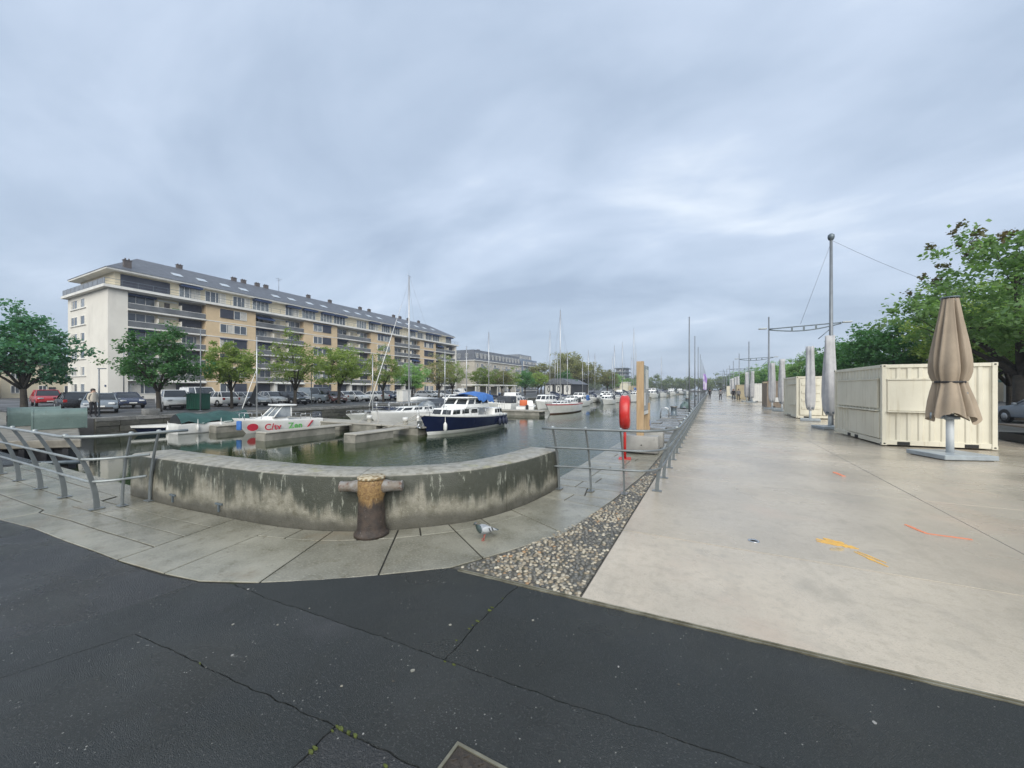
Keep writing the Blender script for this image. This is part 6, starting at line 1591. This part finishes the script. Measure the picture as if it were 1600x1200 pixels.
car('sedan',-47.5,15.0,R(-6),'navy','dark blue saloon in front of the white gable base')
car('hatch',-45.0,18.0,R(-18),'grey','grey hatchback between the blue saloon and the white one')
car('suv',-41.0,16.0,R(-12),'white','white four by four behind the dense dark tree')
car('van',-46.0,20.0,R(-3),'white','white box van behind the white four by four')
car('hatch',-43.2,20.5,R(183),'white','white hatchback just right of the green container')
car('sedan',-41.5,22.2,R(6),'silver','silver saloon before the first tan wall bay')
car('hatch',-42.0,25.0,R(-3),'silver','silver hatchback parked next to the silver saloon')
car('hatch',-40.8,26.2,R(3),'black','black hatchback before the dark garage door')
car('sedan',-44.0,29.0,R(0),'silver','silver saloon beside the grey van')
car('van',-43.0,31.0,R(3),'steel','grey blue van behind the olive green tree')
car('hatch',-41.0,31.8,R(-18),'maroon','faded red hatchback beside the grey blue van')
car('sedan',-44.5,35.5,R(183),'white','white saloon next to the faded red car')
car('hatch',-43.0,36.8,R(-3),'white','white hatchback left of the forked lime tree')
car('sedan',-43.5,40.3,R(183),'white','white saloon right of the forked lime tree')
car('hatch',-43.8,43.2,R(0),'navy','dark blue hatchback between two white saloons')
car('sedan',-44.2,46.0,R(1),'white','white saloon ahead of the dark blue hatchback')
car('hatch',-46,55,R(3),'silver','silver hatchback behind the sailboat mast')
car('sedan',-48,60,R(0),'white','white saloon just right of the sailboat mast')
car('hatch',-50,66,R(3),'grey','grey hatchback under the far quay trees')
car('suv',-52,72,R(-6),'white','white four by four under the far quay trees')
car('van',-54,80,R(-3),'white','white van near the end of the long block')
car('sedan',-50,86,R(0),'blue','blue saloon near the end of the long block')
car('suv',-60,13.0,R(-6),'red','bright red car behind the machine covers')
car('hatch',-57,14.5,R(177),'silver','silver hatchback next to the bright red car')
car('sedan',-52,13.5,R(174),'black','black saloon between the red car and the gable cars')
GR = 'cars parked by the promenade road'
car('sedan',14.4,27.6,R(98),'steel','blue grey saloon behind the nearest container', GR)
car('suv',21.0,37.0,R(95),'silver','silver four by four further back behind the container', GR)
car('hatch',20.5,32.0,R(95),'white','white hatchback behind the maple trunk', GR)
car('hatch',18.0,60,R(92),'black','black hatchback parked under the dark round trees', GR)
for i, (x, y, c, lab) in enumerate([(-22,418,'white','white car at the far end of the dock, first from the pontoon side'),(-16,418,'silver','silver car at the far end of the dock'),(-10,418,'white','white car in the middle of the far end of the dock'),(-5,418,'grey','grey car at the far end of the dock nearest the flag poles')]): car('hatch',x,y,0,c,lab,'cars at the far end of the dock')
# green container, white cabinet, street lamps on the opposite quay
gc = thing('green_container', 'dark green metal storage container beside the white van', 'container', (-37.6,16.3,0), R(20))
MB().box(-.6,.6,-.5,.5,.05,1.3).build('body', 'green_metal', gc, bevel=.015)
for k in range(6): MB().box(-.55+k*.2,-.49+k*.2,-.52,-.499,.12,1.24).build('rib', 'green_metal', gc)
MB().box(-.63,.63,-.53,.53,1.3,1.35).build('lid', 'green_metal', gc)
for s in (-1,1): MB().box(s*.45-.06,s*.45+.06,-.45,.45,0,.05).build('skid', 'black_rubber', gc)
wb = thing('utility_cabinet', 'white utility cabinet on the quay beside the tall mast', 'cabinet', (-35.5,38.0,0)); MB().box(-.5,.5,-.8,.8,.08,1.55).build('body', 'white_paint', wb, bevel=.02); MB().box(-.55,.55,-.85,.85,1.55,1.62).build('lid', 'white_paint', wb); MB().box(-.48,.48,-.78,.78,0,.08).build('plinth', 'block_concrete', wb); MB().box(.50,.515,-.7,-.03,.15,1.5).build('door', 'white_paint', wb); MB().box(.50,.515,.03,.7,.15,1.5).build('door', 'white_paint', wb)
for (x, y, h_, lab, arm_) in ((-33.5,9.35,2.95,'short grey street lamp on the quay corner',.45),(-55.0,17.2,7.0,'tall dark pole in front of the white gable',.0),(-35.2,15.4,6.4,'tall pale pole rising beside the green container',.0),(-37,26,4.2,'slim lamp post before the second balcony bay',.4),(-37,41,5.0,'slim lamp post near the white cabinet',.4),(-36,66,5.5,'white street lamp with double head beside the canopy',.5)):
    t = thing('street_lamp', lab, 'lamp post', (x,y,0), 0, 'poles on the opposite quay'); MB().tube([(0,0,0),(0,0,h_)], [.055,.035], 8).build('pole', 'pole_grey', t); MB().lathe([(.12,0),(.12,.03),(.06,.05)],10).build('foot_plate', 'pole_grey', t)
    if arm_: MB().cbox((.1,.1,h_+.02),(arm_,.14,.05), rz=.5).build('lamp_head', 'galv_dark', t, bevel=.015)
rb_ = thing('rust_box', 'rusty brown metal box against the opposite quay wall', 'metal box', (LX+.45,12.9,-.95)); MB().box(-.3,.3,-.6,.6,-.3,.75).build('body', 'rust_red', rb_, bevel=.02); MB().box(-.34,.34,-.64,.64,.75,.8).build('lid', 'rust_red', rb_)
by_ = thing('stone_trough', 'pale stone block on the quay edge above the rusty box', 'stone block', (-32.6,11.5,0)); MB().box(-.3,.3,-.4,.4,0,.42).build('block', 'quay_stone', by_, bevel=.06, seg=2)
# electricity pylon far away
py = thing('lattice_pylon', 'thin electricity pylon above the far tree belt', 'pylon', (15,560,0)); q = MB()
for s in (-1,1):
    for s2 in (-1,1): q.tube([(s*3,s2*3,0),(s*.6,s2*.6,24),(0,0,27)], .18, 4)
q.build('tower', 'galv_dark', py); MB().tube([(-6,0,21),(6,0,21)], .2, 4).tube([(-5,0,24.5),(5,0,24.5)], .2, 4).build('cross_arm', 'galv_dark', py)
# ================================================================== PEOPLE
def person(label, loc, rz, shirt, legs_, stride=.22, bag=None, h=1.72):
    t = thing('person', label, 'person', loc, rz)
    k = h/1.72
    V = {'pelvis':(0,0,.95),'chest':(0,.02,1.28),'neck':(0,.02,1.47),'head':(0,.045,1.60),'crown':(0,.03,1.70),
         'hipl':(-.09,0,.90),'hipr':(.09,0,.90),'kneel':(-.10,.5*stride+.05,.50),'kneer':(.10,-.35*stride+.05,.50),'ankl':(-.10,stride,.10),'ankr':(.10,-stride*1.1,.14),'toel':(-.10,stride+.16,.04),'toer':(.10,-stride*1.1+.14,.05),
         'shl':(-.18,.0,1.40),'shr':(.18,.0,1.40),'ell':(-.25,-.06-stride*.3,1.13),'elr':(.25,-.04+stride*.4,1.13),'hal':(-.25,.04-stride*.3,.88),'har':(.24,.12+stride*.4,.90)}
    E_ = [('pelvis','chest'),('chest','neck'),('neck','head'),('head','crown'),('pelvis','hipl'),('pelvis','hipr'),('hipl','kneel'),('kneel','ankl'),('ankl','toel'),('hipr','kneer'),('kneer','ankr'),('ankr','toer'),('neck','shl'),('neck','shr'),('shl','ell'),('ell','hal'),('shr','elr'),('elr','har')]
    RAD = dict(pelvis=.15,chest=.155,neck=.06,head=.095,crown=.07,hipl=.10,hipr=.10,kneel=.065,kneer=.065,ankl=.045,ankr=.045,toel=.035,toer=.035,shl=.07,shr=.07,ell=.048,elr=.048,hal=.036,har=.036)
    nm = list(V); me = bpy.data.meshes.new('skeleton'); me.from_pydata([tuple(c*k for c in V[n_]) for n_ in nm], [(nm.index(p_), nm.index(q_)) for p_, q_ in E_], [])
    tmp = bpy.data.objects.new('tmp_body', me); COL.objects.link(tmp); md = tmp.modifiers.new('s','SKIN')
    for n_, sv in zip(nm, me.skin_vertices[0].data): sv.radius = (RAD[n_]*k*(1.15 if n_ in ('chest','pelvis') else 1), RAD[n_]*k*(.8 if n_ in ('chest','pelvis') else 1)); sv.use_root = n_ == 'pelvis'
    sb = tmp.modifiers.new('u','SUBSURF'); sb.levels = 2; sb.render_levels = 2
    bpy.context.view_layer.update(); bme = bpy.data.meshes.new_from_object(tmp.evaluated_get(bpy.context.evaluated_depsgraph_get())); bpy.data.objects.remove(tmp)
    bme.name = 'body'; bme.materials.clear()
    for m_ in (shirt, legs_, 'skin', 'hair', 'black_rubber'): bme.materials.append(MATS[m_])
    for p in bme.polygons:
        p.use_smooth = True; c = p.center/k
        p.material_index = 4 if c.z < .10 else 1 if c.z < .93 and abs(c.x) < .2 else 2 if (c.z > 1.47 or (abs(c.x) > .2 and c.z < .93)) else 0
        if c.z > 1.635 or (c.z > 1.50 and c.y < .06): p.material_index = 3
    o = bpy.data.objects.new('body', bme); COL.objects.link(o); o.parent = t
    hz_ = 1.60*k; MB().lathe([(0,-.012),(.014,0),(0,.014)],6,(0,.145*k,hz_-.005)).build('nose','skin',t)
    for s in (-1,1): MB().lathe([(0,-.01),(.011,0),(0,.01)],6,(s*.035*k,.132*k,hz_+.025)).build('eye','hair',t)
    MB().lathe([(0,-.135),(.075,-.11),(.108,-.04),(.112,.02),(.095,.075),(.05,.105),(0,.112)],12,(0,.012*k,1.635*k)).build('hair','hair',t)
    if bag: MB().cbox((0,-.17*k,1.2*k),(.28,.14,.40)).build('backpack', bag, t, bevel=.04, seg=2)
    return t
person('person in a cream top and dark hair standing behind the machine cover', (-33.2,9.0,0), R(-70), 'cloth_cream', 'cloth_black', .05)
person('person in black walking close to the railing on the promenade', (-.1,71,0), 0, 'cloth_black', 'cloth_black', .24)
person('person in dark clothes walking alone mid promenade', (1.35,66,0), .1, 'cloth_grey', 'cloth_black', .20)
person('person in a black jacket, left of the pair by the tan container', (3.05,66,0), PI, 'cloth_black', 'cloth_black', .22)
person('person in a pale top, right of the pair by the tan container', (3.65,65,0), PI, 'cloth_grey', 'cloth_black', .18)
# ================================================================== AIR
hz_m = bpy.data.materials.new('haze'); hz_m.use_nodes = True; MATS['haze'] = hz_m
hg = NG(hz_m.node_tree)
for _n in list(hg.n):
    if _n.type != 'OUTPUT_MATERIAL': hg.n.remove(_n)
pv = hg.add('ShaderNodeVolumePrincipled', Color=(.86,.91,1.0,1), Density=.00045)
pv.inputs['Anisotropy'].default_value = .1
hg.l.new(pv.outputs[0], hg.n['Material Output'].inputs['Volume'])
tag(MB().box(-1250,1450,-650,1550,-5,40).build('haze', 'haze'), 'thin moist air over the dock', None, None, 'stuff')
